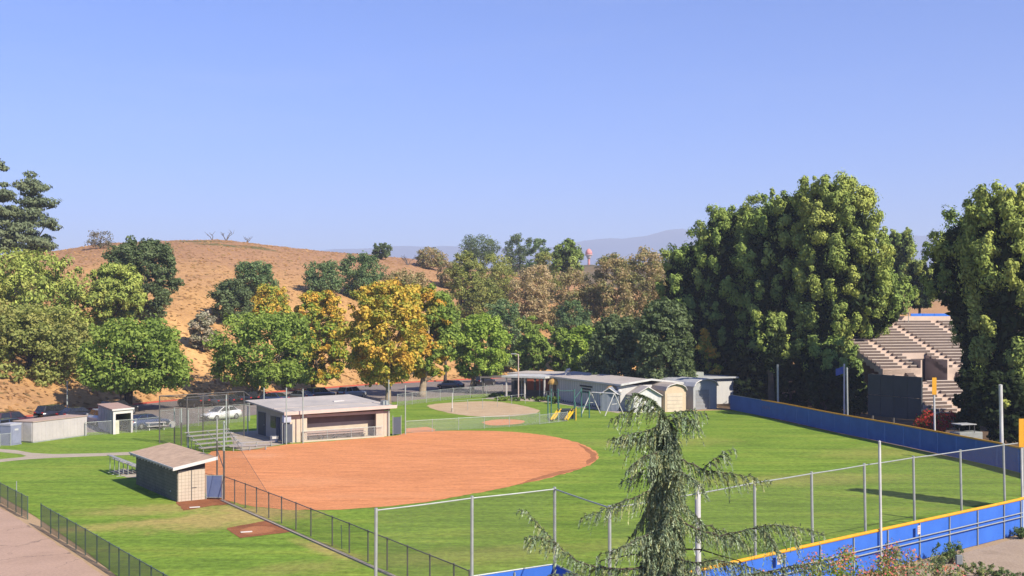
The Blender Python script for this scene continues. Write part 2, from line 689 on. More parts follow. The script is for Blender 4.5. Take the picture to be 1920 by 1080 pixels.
# the dry hill beyond the car park
NU, NV = 300, 110
us = np.linspace(-900, 2500, NU)
vs, fs = [], []
for j in range(NV):
    tt = j / (NV - 1) * 2.6
    for i in range(NU):
        yb, yr, zr = hill_top(us[i])
        Y = yb + (yr - yb) * tt
        X = (us[i] - 960) / F * Y
        z = ground_z(X, Y) + 0.03
        if 0 < tt < 2:
            z += (random.random() - 0.5) * 0.22 * min(1, tt * 4)
        vs.append((X, Y, z))
for j in range(NV - 1):
    for i in range(NU - 1):
        a = j * NU + i
        fs.append((a, a + 1, a + NU + 1, a + NU))
hb = MB()
hb.v, hb.f = vs, fs
structure(hb.build('hill', MAT['hill_grass'], smooth=True))

# far wooded rise and mountains
def ridge_strip(name, prof, Y0, depth, mat, rough, seed):
    r = np.random.default_rng(seed)
    xs = np.linspace(prof[0][0], prof[-1][0], 260)
    ph = r.uniform(0, 6, 8)
    b = MB()
    rows = 9
    for j in range(rows):
        t = j / (rows - 1)
        for i, x in enumerate(xs):
            Y = Y0 - depth * (1 - t)
            zr = H - (interp(x, prof) - HZ) / F * Y0
            w = sum(math.sin(x * 0.02 * (k + 1) * 1.7 + ph[k]) / (k + 1) for k in range(6)) * rough
            z = (zr + w) * (math.sin(t * math.pi / 2) ** 1.2) + (rough * 1.6 * math.sin(x * 0.13 + 5 * t + ph[1]) * (1 - t) * t)
            b.v.append(((x - 960) / F * Y0 * (0.6 + 0.4 * Y / Y0 * 1.0), Y, z))
    n = len(xs)
    # back slope so that it has a body
    for i, x in enumerate(xs):
        b.v.append(((x - 960) / F * Y0, Y0 + depth * 0.6, 0))
    for j in range(rows):
        for i in range(n - 1):
            a = j * n + i
            b.f.append((a, a + 1, a + n + 1, a + n))
    return structure(b.build(name, mat, smooth=True))


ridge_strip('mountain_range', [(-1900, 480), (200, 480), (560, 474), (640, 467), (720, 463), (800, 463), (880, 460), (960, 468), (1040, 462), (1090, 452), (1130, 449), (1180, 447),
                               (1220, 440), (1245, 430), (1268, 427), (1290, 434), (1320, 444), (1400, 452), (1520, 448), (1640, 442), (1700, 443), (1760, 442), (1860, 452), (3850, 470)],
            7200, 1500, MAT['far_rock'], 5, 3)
ridge_strip('far_hill', [(300, 560), (760, 520), (860, 502), (1000, 498), (1104, 494), (1250, 500), (1500, 515), (1900, 520), (2600, 530)], 760, 220, MAT['scrub_hill'], 1.0, 5)

# ------------------------------------------------------------------ field, paths, roads
PK_FAR = [gp(x, y) for x, y in KERB_PX[1:9]]
PK_NEAR = [gp(x, y) for x, y in ((-200, 842), (0, 822), (160, 812), (300, 803), (480, 778), (640, 762), (760, 752), (850, 743), (960, 735), (1010, 728))]
sheet('parking_lot', [p for p in PK_FAR] + PK_NEAR[::-1], 0.012, MAT['asphalt'])

lawn_pts = PK_NEAR + gps((1040, 752), (1165, 773), (1250, 772), (1372, 769)) + \
    [Vector((26.6, 132.2, 0)), Vector((31.5, 106, 0)), Vector((36.5, 84, 0)), Vector((37.6, 73, 0)), Vector((33.5, 63.5, 0)), Vector((26.5, 57.2, 0)), Vector((14.9, 47.8, 0)), Vector((3.4, 38.4, 0)), Vector((1.6, 42.3, 0)), Vector((-1.5, 40.4, 0)),
     Vector((-4.7, 37.5, 0)), Vector((-14.0, 38.5, 0)), gp(225, 1085), gp(150, 1026), gp(65, 968), gp(0, 930), gp(-250, 860)]
sheet('lawn', lawn_pts, 0.02, MAT['turf'])
sheet('service_road', gps((-400, 905), (-60, 925), (0, 951), (55, 986), (130, 1036), (205, 1086), (300, 1180), (200, 1700), (-900, 1700)), 0.012, MAT['old_asphalt'], 0.06, 1.0)
sheet('dirt_lot', [Vector((3.6, 38.0, 0)), Vector((14.9, 47.3, 0)), Vector((26.5, 56.6, 0)), Vector((38, 62, 0)), Vector((60, 50, 0)), Vector((40, 26, 0)), Vector((4, 26, 0))], 0.012, MAT['dirt_lot'], 0.1, 1.0)

INF = [(388, 853), (455, 846), (540, 834), (640, 826), (735, 818), (765, 812), (810, 809), (860, 808), (915, 808.5), (970, 811), (1030, 818), (1075, 828), (1105, 840), (1121, 852), (1119, 864),
       (1090, 879), (1040, 894), (960, 912), (880, 928), (800, 942), (720, 951), (640, 956), (560, 957), (500, 953), (460, 948), (420, 938), (386, 932)]
sheet('infield', [gp(x, y) for x, y in smooth_px(INF, 5)], 0.032, MAT['infield_clay'], 0.12, 0.4)
sheet('infield_damp_edge', [gp(x, y) for x, y in ((1082, 832), (1104, 842), (1118, 852), (1117, 864), (1102, 872), (1098, 866), (1108, 860), (1106, 852), (1096, 843))], 0.040, MAT['damp_clay'], 0.06, 0.5)
sheet('infield_damp_strip', gps((1092, 878), (1060, 888), (1000, 903), (968, 910.3), (1000, 898), (1050, 884)), 0.040, MAT['damp_clay'], 0.05, 0.5)
sheet('side_dirt', gps((758, 812), (762, 804), (800, 801), (815, 805), (815, 808.5)), 0.036, MAT['infield_clay'], 0.1, 0.6)
sheet('play_sand', [gp(x, y) for x, y in smooth_px([(800, 762), (850, 755), (925, 753), (980, 761), (1012, 771), (990, 778), (930, 782), (860, 778)], 4)], 0.032, MAT['tan_sand'], 0.12, 0.7)
sheet('batting_dirt', [gp(x, y) for x, y in smooth_px([(905, 792), (935, 787), (975, 788), (982, 793), (955, 797), (920, 798)], 3)], 0.036, MAT['infield_clay'], 0.1, 0.6)
sheet('bullpen_dirt', gps((328, 941), (385, 934), (428, 939), (440, 946), (400, 949), (345, 958)), 0.034, MAT['wet_clay'], 0.07, 0.4)
sheet('bullpen_strip', gps((424, 991), (500, 977), (557, 997), (450, 1010)), 0.034, MAT['wet_clay'], 0.06, 0.4)
sheet('bullpen_clay_spot', [gp(x, y) for x, y in smooth_px([(448, 996), (480, 988), (515, 991), (505, 1000), (465, 1004)], 3)], 0.042, MAT['damp_clay'], 0.06, 0.4)
sheet('concrete_path', gps((-60, 842), (0, 842.5), (30, 844.5), (60, 850), (100, 852), (180, 850.5), (275, 847), (275, 852.5), (180, 856), (100, 859), (50, 862), (0, 867), (-60, 869), (-60, 863),
                           (0, 861.5), (40, 858), (50, 855.5), (38, 852), (0, 848), (-60, 847)), 0.030, MAT['concrete'], 0.02, 1.0)
sheet('bleacher_pad', gps((208, 884), (232, 879), (275, 889), (275, 896), (238, 896)), 0.030, MAT['concrete'])
sheet('dugout_slab', gps((430, 812), (500, 806), (538, 832), (455, 846), (440, 842)), 0.028, MAT['concrete'])
sheet('classroom_walk', gps((905, 748), (960, 737), (1030, 749), (1165, 772), (1160, 775), (1030, 755)), 0.028, MAT['concrete'])

sheet('pine_shade_litter', [Vector((22, 168, 0)), Vector((26.0, 133.2, 0)), Vector((29.2, 119.2, 0)), Vector((31.2, 107.6, 0)), Vector((34.4, 95.8, 0)), Vector((37.0, 82.5, 0)), Vector((62, 84, 0)), Vector((70, 200, 0)), Vector((24, 200, 0))], 0.014, MAT['pine_shade_litter'], 0.2, 2.0)

# rubber plates of the bullpen
for (x, y, w, lb) in ((365, 953, 0.6, 'white pitching plate on the dirt beside the near dugout door'), (462, 999.5, 0.6, 'pale pitching plate on the dark dirt strip beside the infield fence')):
    p = gp(x, y)
    b = MB().box((p.x, p.y, 0.065), (w, 0.16, 0.045), 0.35)
    tag(b.build('pitching_plate', plain('plate_white', (0.7, 0.66, 0.6)), bevel=0.008), lb, 'plate', 'pitching plates')

# red kerb along the far side of the car park: cast lengths
kerb_root = thing('kerb', None, None)
structure(kerb_root)
kred = plain('red_paint', (0.62, 0.10, 0.055), (0.5, 0.12, 0.07), 0.6, 0.7)
ksurf = plain('kerb_concrete', (0.5, 0.42, 0.34))
pts = []
for i in range(len(PK_FAR) - 1):
    n = max(1, int((PK_FAR[i + 1] - PK_FAR[i]).length / 3.0))
    for j in range(n):
        pts.append(PK_FAR[i].lerp(PK_FAR[i + 1], j / n))
for i in range(len(pts) - 1):
    a, b2 = pts[i], pts[i + 1]
    d = b2 - a
    c = (a + b2) / 2
    MB().box((c.x, c.y, 0.09), (d.length - 0.012, 0.42, 0.19), math.atan2(d.y, d.x)).build('kerb_stone', kred, kerb_root)

# parking bay lines
wl_m = plain('bay_paint', (0.65, 0.62, 0.56), (0.4, 0.38, 0.35), 2.0)
marks = MB()
for i in range(18):
    t = i / 17
    a = gp(210 + 640 * t, 788 - 62 * t)
    marks.box((a.x, a.y, 0.02), (0.1, 4.6, 0.006), 0.6)
structure(marks.build('bay_markings', wl_m))


# ------------------------------------------------------------------ foliage
def leaf_mesh(name, C, T, N, S, asp, tint, mat, parent, fold=0.25):
    """rhombic leaves: C centre, T along, N normal, S half length"""
    n = len(C)
    off = np.array(ORG.get(parent.name, (0, 0, 0)))
    B = np.cross(N, T)
    B /= np.linalg.norm(B, axis=1, keepdims=True) + 1e-9
    S = S[:, None]
    V = np.empty((n, 4, 3), np.float32)
    V[:, 0] = C - T * S
    V[:, 1] = C + B * S * asp + N * S * fold * asp - T * S * 0.1
    V[:, 2] = C + T * S
    V[:, 3] = C - B * S * asp + N * S * fold * asp - T * S * 0.1
    V -= off.astype(np.float32)
    me = bpy.data.meshes.new(name)
    me.vertices.add(n * 4)
    me.vertices.foreach_set('co', V.ravel())
    me.loops.add(n * 4)
    me.loops.foreach_set('vertex_index', np.arange(n * 4, dtype=np.int32))
    me.polygons.add(n)
    me.polygons.foreach_set('loop_start', np.arange(0, n * 4, 4, dtype=np.int32))
    me.polygons.foreach_set('loop_total', np.full(n, 4, dtype=np.int32))
    me.update()
    at_ = me.color_attributes.new('tint', 'FLOAT_COLOR', 'POINT')
    cc = np.ones((n, 4, 4), np.float32)
    cc[:, :, :3] = tint[:, None, :]
    at_.data.foreach_set('color', cc.ravel())
    me.materials.append(mat)
    o = bpy.data.objects.new(name, me)
    COL.objects.link(o)
    o.parent = parent
    ORG[o.name] = Vector(off)
    return o


def unit(a):
    return a / (np.linalg.norm(a, axis=-1, keepdims=True) + 1e-9)


PAL = {
    'green': [(.075, .105, .022), (.095, .130, .027), (.12, .15, .033), (.062, .088, .022)],
    'bright': [(.095, .135, .024), (.12, .16, .03), (.14, .175, .035), (.08, .115, .022)],
    'dark': [(.045, .060, .028), (.055, .072, .032), (.07, .088, .042), (.038, .052, .024)],
    'oak': [(.05, .075, .03), (.065, .095, .04), (.085, .11, .05), (.045, .07, .03)],
    'autumn': [(.25, .155, .028), (.225, .165, .03), (.175, .162, .03), (.125, .138, .027), (.265, .14, .026), (.09, .112, .024)],
    'half': [(.10, .14, .024), (.14, .155, .028), (.25, .17, .03), (.08, .12, .022), (.30, .16, .03)],
    'olive': [(.095, .108, .032), (.115, .125, .036), (.15, .14, .045), (.08, .09, .028)],
    'brown': [(.13, .10, .05), (.105, .105, .042), (.16, .115, .06), (.085, .095, .038), (.18, .13, .078)],
    'dry': [(.20, .15, .085), (.17, .135, .075), (.22, .165, .10), (.13, .115, .06)],
    'pine': [(.075, .105, .026), (.095, .125, .03), (.12, .14, .036), (.06, .085, .024)],
    'pine_sun': [(.095, .118, .028), (.12, .14, .034), (.145, .155, .038), (.075, .098, .026)],
    'olivepine': [(.10, .12, .028), (.125, .145, .032), (.15, .15, .04), (.08, .10, .025)],
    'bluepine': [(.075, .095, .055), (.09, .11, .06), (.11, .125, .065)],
    'cedar': [(.10, .135, .075), (.13, .165, .095), (.16, .19, .115), (.085, .115, .06), (.15, .16, .07)],
    'shade': [(.026, .040, .018), (.034, .050, .02), (.045, .06, .024)],  # pine shade put into the leaf colour of undergrowth and crown interiors
    'hedge': [(.04, .07, .02), (.06, .095, .025), (.11, .14, .03)],
    'grey': [(.15, .13, .10), (.19, .16, .12), (.12, .12, .08)],
    'weed': [(.10, .12, .05), (.15, .15, .06), (.07, .10, .05)],
    'red': [(.5, .05, .045), (.42, .07, .05), (.10, .11, .03)],
}
BARK = plain('bark', (0.16, 0.115, 0.08), (0.08, 0.06, 0.045), 3.0, 0.9, bmp=0.6, bscale=12)
PALE_BARK = plain('pale_bark', (0.42, 0.33, 0.23), (0.26, 0.2, 0.14), 2.0, 0.9, bmp=0.5, bscale=10)
DARK_BARK = plain('dark_bark', (0.10, 0.075, 0.055), (0.05, 0.04, 0.03), 2.0, 0.9, bmp=0.6)
GREY_WOOD = plain('grey_wood', (0.17, 0.145, 0.13), (0.09, 0.075, 0.07), 2.0, 0.9)
LEAF = foliage_mat('leaf', 0.35)
NEEDLE = foliage_mat('needle', 0.12)


def ellipse_prof(x0, x1, y0, y1, flat=0.75, n=11):
    """rows (y, xl, xr) of a rounded crown, widest a little below the middle"""
    out = []
    cx, hw = (x0 + x1) / 2, (x1 - x0) / 2
    for i in range(n):
        t = i / (n - 1)
        s = (t ** 0.85) * 2 - 1
        w = math.sqrt(max(0.03, 1 - abs(s) ** 2.2)) if s < 0.3 else math.sqrt(max(0.05, 1 - ((s - 0.3) / 0.72) ** 2 * flat))
        out.append((y0 + (y1 - y0) * t, cx - hw * w, cx + hw * w))
    return out


def grow(name, label, group, prof, Y, tx, pal, style='leaf', leaf=0.22, n=9000, clumps=110, cr=0.2, trunk=0.28, bark=None, seed=1, nlimb=9, hollow=0.45, cat='tree', base=None,
         side=None, forks=1, mat=None, spread=1.0, wide=1.13, gain=2.5):
    """crown given by photograph rows (y, left, right) at distance Y, round in plan; trunk and limbs below"""
    r = np.random.default_rng(seed)
    prof = [(y, (xl + xr) / 2 - (xr - xl) / 2 * wide, (xl + xr) / 2 + (xr - xl) / 2 * wide) for y, xl, xr in prof]
    n = int(n * 1.6)
    rows = [(at(0, y, Y).z, at(xl, y, Y).x, at(xr, y, Y).x) for y, xl, xr in prof]
    zs = np.array([q[0] for q in rows])[::-1]
    L = np.array([q[1] for q in rows])[::-1]
    R = np.array([q[2] for q in rows])[::-1]
    bx = at(tx, 600, Y).x
    bz = ground_z(bx, Y) - 0.1 if base is None else base
    root = thing(name, label, cat, (bx, Y, bz), group)
    ztop, zbot = zs[-1], zs[0]
    hgt = ztop - zbot
    wmax = (R - L).max()
    # clump centres
    zz = np.linspace(zbot, ztop, 60)
    rad = np.interp(zz, zs, (R - L) / 2)
    w = rad ** 1.3 + 0.05
    w /= w.sum()
    cz = r.choice(zz, clumps, p=w) + r.uniform(-.5, .5, clumps) * hgt / 60
    crad = np.interp(cz, zs, (R - L) / 2)
    ccx = np.interp(cz, zs, (R + L) / 2)
    rc = cr * wmax / 2 * r.uniform(0.65, 1.35, clumps)
    rc = np.minimum(rc, np.maximum(crad * 0.8, 0.15 * wmax / 2))
    an = r.uniform(0, 2 * math.pi, clumps)
    rr = np.maximum(crad - rc * 0.65, 0) * (hollow + (1 - hollow) * r.uniform(0, 1, clumps) ** 0.6) * spread
    cen = np.stack([ccx + rr * np.cos(an), Y + rr * np.sin(an), np.clip(cz, zbot + rc * 0.85, ztop - rc * (0.75 if style != 'lobe' else 0.55))], 1)
    knob = np.ones(clumps, bool)
    if style == 'lobe':
        # outer boughs stand proud as bright knobs, shade within is put into the tint
        tz = (cz - zbot) / hgt
        knob = r.random(clumps) < 0.30 + 0.6 * tz
        rr2 = np.where(knob, np.maximum(crad - rc * 0.45, 0), rr * 0.6)
        cen[:, 0] += (rr2 - rr) * np.cos(an)
        cen[:, 1] += (rr2 - rr) * np.sin(an)
    big = cen.copy()
    # every clump is itself a bunch of smaller tufts
    ns = {'lobe': 9, 'leaf': 4, 'needle': 4, 'pad': 1}[style]
    if ns > 1:
        par = np.repeat(np.arange(clumps), ns)
        od = unit(r.normal(size=(len(par), 3)) + (np.array([0, 0, .35]) if style == 'lobe' else 0))
        stretch = np.array([0.8, 0.8, 1.25]) if style == 'lobe' else np.array([1, 1, .85])
        cen = big[par] + od * (rc[par] * r.uniform(.35, .8, len(par)))[:, None] * stretch
        rc = rc[par] * r.uniform(.36, .6, len(par)) * (1.0 if style == 'lobe' else 1.15)
        an, rr, ccx, knob = an[par], rr[par], ccx[par], knob[par]
        clumps_n = len(par)
    else:
        par = np.arange(clumps)
        clumps_n = clumps
    # leaves on and in the clumps
    area = rc ** 2
    cnt = np.maximum(3, (n * area / area.sum())).astype(int)
    idx = np.repeat(np.arange(clumps_n), cnt)
    m = len(idx)
    d = unit(r.normal(size=(m, 3)))
    if style == 'pad':
        d[:, 2] *= 0.6
        sc = np.array([1.25, 1.25, 0.9])
    elif style == 'lobe':
        sc = np.array([1.0, 1.0, 1.1])
    else:
        sc = np.array([1.0, 1.0, 0.85])
    rad_l = r.uniform(0.35, 1.0, m) ** 0.6 if style != 'lobe' else r.uniform(0.5, 1.0, m) ** 0.4
    la = 0.22 if style != 'lobe' else 0.34
    lump = 1 + la * np.sin(d[:, 0] * 5 + idx) * np.cos(d[:, 2] * 6 + idx * 1.7) + (0.12 * np.sin(d[:, 1] * 9 + d[:, 2] * 7 + idx) if style == 'lobe' else 0)
    C = cen[idx] + d * (rc[idx] * rad_l * lump)[:, None] * sc
    pal_a = np.array(PAL[pal])
    pick = r.integers(0, len(pal_a), clumps)[par]
    if side is not None:
        pal_b = np.array(PAL[side[0]])
        tb = (ccx + rr * np.cos(an) - L.min()) / wmax
        use_b = (tb + r.normal(0, 0.13, clumps)[par]) > side[1]
        basec = np.where(use_b[:, None], pal_b[pick % len(pal_b)], pal_a[pick])
    else:
        basec = pal_a[pick]
    lf = pal_a[r.integers(0, len(pal_a), m)]
    if side is not None:
        lf = np.where(use_b[idx][:, None], pal_b[r.integers(0, len(pal_b), m)], lf)
    tint = (0.55 * basec[idx] + 0.45 * lf) * r.uniform(0.75, 1.25, (m, 1)) * gain
    if style == 'lobe':
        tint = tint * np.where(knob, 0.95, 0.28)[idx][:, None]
    out = unit(C - (cen[idx] - np.array([0, 0, 0.3]) * rc[idx][:, None]))
    if style in ('lobe', 'pad', 'needle'):
        N = unit(out + r.normal(size=(m, 3)) * 0.42)
        T = unit(np.cross(N, np.cross(N, np.array([0, 0, 1.0]))) * -0.5 + r.normal(size=(m, 3)) * 0.7)
        T = unit(T - N * (N * T).sum(1, keepdims=True))
        S = leaf * r.uniform(0.7, 1.5, m)
        asp = 0.42
    else:
        N = unit(out * 1.0 + r.normal(size=(m, 3)) * 0.5 + np.array([0, 0, 0.3]))
        T = unit(np.cross(N, r.normal(size=(m, 3))))
        S = leaf * r.uniform(0.6, 1.4, m)
        asp = 0.62
    leaf_mesh('crown', C.astype(np.float32), T.astype(np.float32), N.astype(np.float32), S.astype(np.float32), asp, tint.astype(np.float32),
              mat or (LEAF if style == 'leaf' else NEEDLE), root)
    # wood
    wood = MB()
    ctop = Vector((float(np.interp(zbot + hgt * 0.6, zs, (L + R) / 2)), Y, zbot + hgt * (0.9 if style in ('lobe', 'pad', 'needle') else 0.6)))
    b0 = Vector((bx, Y, bz))
    th = ctop - b0
    if forks == 1:
        pth = [b0, b0 + th * 0.06, b0 + th * 0.25 + Vector((r.normal(0, .12), r.normal(0, .12), 0)), b0 + th * 0.55 + Vector((r.normal(0, .2), r.normal(0, .2), 0)), ctop]
        wood.tube(pth, [trunk * 1.55, trunk * 1.1, trunk * 0.9, trunk * 0.55, trunk * 0.15], 8)
        stems = [pth]
    else:
        stems = []
        for k in range(forks):
            a = (k - (forks - 1) / 2) * 0.42 + r.normal(0, .05)
            e = b0 + Vector((math.sin(a) * th.z * 0.85, r.normal(0, 0.8), th.z * 0.8))
            pth = [b0 + Vector((a * 0.5, 0, 0)), b0.lerp(e, 0.35) + Vector((0, 0, 0.2)), b0.lerp(e, 0.7), e]
            wood.tube(pth, [trunk * 1.2, trunk * 0.8, trunk * 0.5, trunk * 0.2], 7)
            stems.append(pth)
    cen = big
    order = np.argsort(cen[:, 2])
    for k in range(min(nlimb, clumps)):
        c = cen[order[int(k * clumps * 0.85 / max(1, nlimb))]]
        st = stems[k % len(stems)]
        zt = min(max(bz + (c[2] - bz) * 0.55, bz + 0.35 * (zbot - bz) + 0.2), ctop.z - 0.2)
        f = (zt - st[0].z) / max(0.1, st[-1].z - st[0].z)
        f = min(max(f, 0.12), 0.92)
        s = st[0].lerp(st[-1], f)
        # nearest point of the bent stem
        s = min((st[i].lerp(st[i + 1], q / 6) for i in range(len(st) - 1) for q in range(7)), key=lambda p: abs(p.z - s.z))
        e = Vector(c)
        mid = s.lerp(e, 0.5) + Vector((0, 0, (e - s).length * 0.08))
        wood.tube([s, mid, e], [trunk * 0.38, trunk * 0.24, trunk * 0.07], 5)
    wood.build('trunk', bark or BARK, root, smooth=True)
    return root



def pine(name, label, group, prof, Y, tx, pal, knob_r=(1.0, 2.3), seed=1, trunk=0.45, wide=1.04, dens=1.15, n_in=7500):
    """pine with a dark hollow inside and separate rounded boughs of bright needles at the branch ends"""
    r = np.random.default_rng(seed)
    rows = [(at(0, y, Y).z, at((xl + xr) / 2 - (xr - xl) / 2 * wide, y, Y).x, at((xl + xr) / 2 + (xr - xl) / 2 * wide, y, Y).x) for y, xl, xr in prof]
    zs = np.array([q[0] for q in rows])[::-1]
    L = np.array([q[1] for q in rows])[::-1]
    R = np.array([q[2] for q in rows])[::-1]
    bx = at(tx, 600, Y).x
    bz = ground_z(bx, Y) - 0.1
    root = thing(name, label, 'tree', (bx, Y, bz), group)
    ztop, zbot = zs[-1], zs[0]
    hgt = ztop - zbot
    rad_at = lambda z: np.interp(z, zs, (R - L) / 2)
    cx_at = lambda z: np.interp(z, zs, (R + L) / 2)
    wmax = (R - L).max() / 2
    kr = (min(knob_r[0], wmax * 0.36), min(knob_r[1], wmax * 0.55))
    kn, tries = [], 0
    while tries < 1500:
        tries += 1
        z = zbot + hgt * r.random()
        tz = (z - zbot) / hgt
        if r.random() > 0.12 + 0.95 * tz:
            continue
        rk = kr[0] + (kr[1] - kr[0]) * r.random() ** 1.2
        rd = rad_at(z)
        a = r.uniform(0, 2 * math.pi)
        rr = max(rd - rk * 0.55, 0.0) * (1.0 if r.random() < .8 else r.uniform(.6, 1))
        c = np.array([cx_at(z) + rr * math.cos(a), Y + rr * math.sin(a), min(z, ztop - rk * 1.25)])
        gap = (1.28 if pal != 'pine_sun' else 1.12) - 0.56 * tz
        if all(np.linalg.norm((c - q[0]) * np.array([1, 1, .62])) > gap * (rk + q[1]) * 0.78 for q in kn):
            kn.append((c, rk, a, tz))
    pal_a = np.array(PAL[pal])
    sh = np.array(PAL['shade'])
    Cs, Ns, Ts, Ss, Ks = [], [], [], [], []
    for (c, rk, a, tz) in kn:
        axis = unit(np.array([math.cos(a) * .45, math.sin(a) * .45, 1.0]))
        nsb = int(r.integers(11, 17))
        od = unit(r.normal(size=(nsb, 3)))
        up_ = r.uniform(-.6, 1.55, (nsb, 1))
        tap = 1 - .5 * np.maximum(up_, 0) / 1.55
        sc_ = c + od * rk * r.uniform(.25, .68, (nsb, 1)) * tap + axis * (up_ * rk)
        sr_ = rk * r.uniform(.24, .46, nsb) * tap[:, 0] ** .6
        back = math.sin(a) > 0.35
        m = int(800 * dens * (rk / 1.5) ** 2 * (0.55 if back else 1))
        k = r.integers(0, nsb, m)
        d = unit(r.normal(size=(m, 3)))
        C = sc_[k] + d * (sr_[k] * np.where(r.random(m) < .22, r.uniform(1.05, 1.6, m), r.uniform(.7, 1.05, m)))[:, None]
        N = unit(d * 0.75 + unit(C - c) * 0.5 + r.normal(size=(m, 3)) * 0.3)
        T = unit(r.normal(size=(m, 3)) * .55 + axis)
        T = unit(T - N * (N * T).sum(1, keepdims=True))
        Cs.append(C); Ns.append(N); Ts.append(T)
        Ss.append(r.uniform(.12, .24, m))
        base = pal_a[r.integers(0, len(pal_a))]
        Ks.append((0.6 * base + 0.4 * pal_a[r.integers(0, len(pal_a), m)]) * r.uniform(2.0, 3.2, (m, 1)))
    # crown interior: its shadow is put into the needle colour
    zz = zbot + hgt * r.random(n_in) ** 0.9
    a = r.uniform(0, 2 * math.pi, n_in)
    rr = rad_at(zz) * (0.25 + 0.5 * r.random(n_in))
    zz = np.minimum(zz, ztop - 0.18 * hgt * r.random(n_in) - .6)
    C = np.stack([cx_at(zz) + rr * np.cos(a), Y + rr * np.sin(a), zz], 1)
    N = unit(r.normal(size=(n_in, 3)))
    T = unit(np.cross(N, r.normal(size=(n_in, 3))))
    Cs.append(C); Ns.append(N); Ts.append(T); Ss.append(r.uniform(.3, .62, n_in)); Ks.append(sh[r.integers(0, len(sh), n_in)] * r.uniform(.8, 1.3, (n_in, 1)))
    cat_ = lambda q: np.concatenate(q).astype(np.float32)
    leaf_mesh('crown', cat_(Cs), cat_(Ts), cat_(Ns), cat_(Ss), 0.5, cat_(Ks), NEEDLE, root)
    w = MB()
    top = Vector((float(cx_at(ztop - .15 * hgt)), Y, ztop - .12 * hgt))
    b0 = Vector((bx, Y, bz))
    th = top - b0
    pth = [b0, b0 + th * .05, b0 + th * .35 + Vector((r.normal(0, .15), 0, 0)), b0 + th * .7 + Vector((r.normal(0, .2), 0, 0)), top]
    w.tube(pth, [trunk * 1.4, trunk, trunk * .75, trunk * .4, trunk * .12], 8)
    for (c, rk, a, tz) in kn:
        e = Vector(c)
        zt = max(b0.z + .5, min(top.z - .2, e.z - 0.35 * (Vector((e.x, e.y, 0)) - Vector((bx, Y, 0))).length))
        s = min((pth[i].lerp(pth[i + 1], q / 6) for i in range(len(pth) - 1) for q in range(7)), key=lambda p: abs(p.z - zt))
        w.tube([s, s.lerp(e, .55) + Vector((0, 0, -.15)), e], [trunk * .22, trunk * .14, trunk * .06], 5)
    w.build('trunk', DARK_BARK, root, smooth=True)
    return root


# ------------------------------------------------------------------ dry grass tufts on the hill
def tufts(n=16000):
    r = np.random.default_rng(44)
    px = r.uniform(-250, 1350, n)
    t = r.uniform(0.0, 1.05, n) ** 1.15
    C = np.empty((n, 3))
    for i in range(n):
        yb, yr, zr = hill_top(px[i])
        Y = yb + 0.5 + (yr - yb) * t[i]
        X = (px[i] - 960) / F * Y
        C[i] = (X, Y, ground_z(X, Y) + 0.1)
    N = unit(np.array([.25, -.35, 1.0]) + r.normal(0, .28, (n, 3)))
    T = unit(np.cross(N, np.array([.3, 1.0, .3]) + r.normal(0, .4, (n, 3))))
    S = r.uniform(.2, .6, n)
    pal = np.array([(.52, .29, .12), (.46, .25, .10), (.40, .22, .10), (.58, .34, .14), (.36, .20, .10), (.33, .22, .10)])
    root = thing('dry_grass', 'dry golden grass tufts covering the hill', 'grass')
    root['kind'] = 'stuff'
    leaf_mesh('tufts', C.astype(np.float32), T.astype(np.float32), N.astype(np.float32), S.astype(np.float32), .35, pal[r.integers(0, len(pal), n)].astype(np.float32) * r.uniform(.62, .9, (n, 1)).astype(np.float32), LEAF, root)


tufts()

# ------------------------------------------------------------------ trees along the car park
EP = ellipse_prof
PARK = 'broadleaf trees along the car park'
grow('broadleaf_tree', 'round green tree with dark forked trunk right behind the white open shed', PARK,
     [(598, 225, 290), (607, 195, 312), (622, 168, 322), (650, 156, 335), (680, 152, 350), (705, 162, 350), (722, 180, 335), (735, 195, 300)], 130, 238, 'green', n=15000, clumps=170, cr=0.19, trunk=0.42, bark=DARK_BARK, seed=11, nlimb=14, forks=2)
grow('broadleaf_tree', 'round green tree with several leaning pale trunks behind the far dugout', PARK,
     [(583, 470, 530), (595, 435, 560), (615, 415, 575), (640, 405, 582), (670, 400, 584), (695, 410, 580), (712, 430, 570), (725, 450, 545)], 148, 478, 'green', n=13000, clumps=150, cr=0.19, trunk=0.30, bark=PALE_BARK, seed=12, forks=4)
grow('broadleaf_tree', 'half orange, half green tree squeezed between the round green tree and largest autumn tree', PARK,
     [(545, 580, 625), (565, 562, 640), (600, 548, 648), (640, 550, 650), (680, 560, 645), (705, 570, 640), (720, 580, 630)], 162, 585, 'half', n=13000, clumps=190, cr=0.22, trunk=0.3, seed=13)
grow('broadleaf_tree', 'largest autumn tree, orange topped, with pale trunk at the far dugout roof corner', PARK,
     [(528, 700, 745), (540, 672, 770), (565, 655, 790), (600, 648, 800), (640, 645, 800), (670, 650, 795), (695, 665, 775), (712, 680, 755), (722, 690, 740)], 141, 728, 'autumn', n=16000, clumps=190, cr=0.18, trunk=0.34, bark=PALE_BARK, seed=14, nlimb=12, gain=2.6)
grow('broadleaf_tree', 'autumn tree with thick pale trunk on the grass edge, orange left and green right', PARK,
     [(535, 775, 815), (555, 762, 835), (590, 755, 852), (630, 752, 860), (665, 755, 858), (690, 765, 845), (708, 775, 820)], 153, 791, 'autumn', n=13000, clumps=150, cr=0.2, trunk=0.48, bark=PALE_BARK, seed=15, side=('green', 0.62), nlimb=12, gain=2.6)
grow('broadleaf_tree', 'plain green tree on a mulch mound between the autumn trees and the lamp pole', PARK,
     EP(846, 952, 588, 708), 161, 883, 'bright', n=11000, clumps=130, cr=0.21, trunk=0.36, bark=PALE_BARK, seed=16)
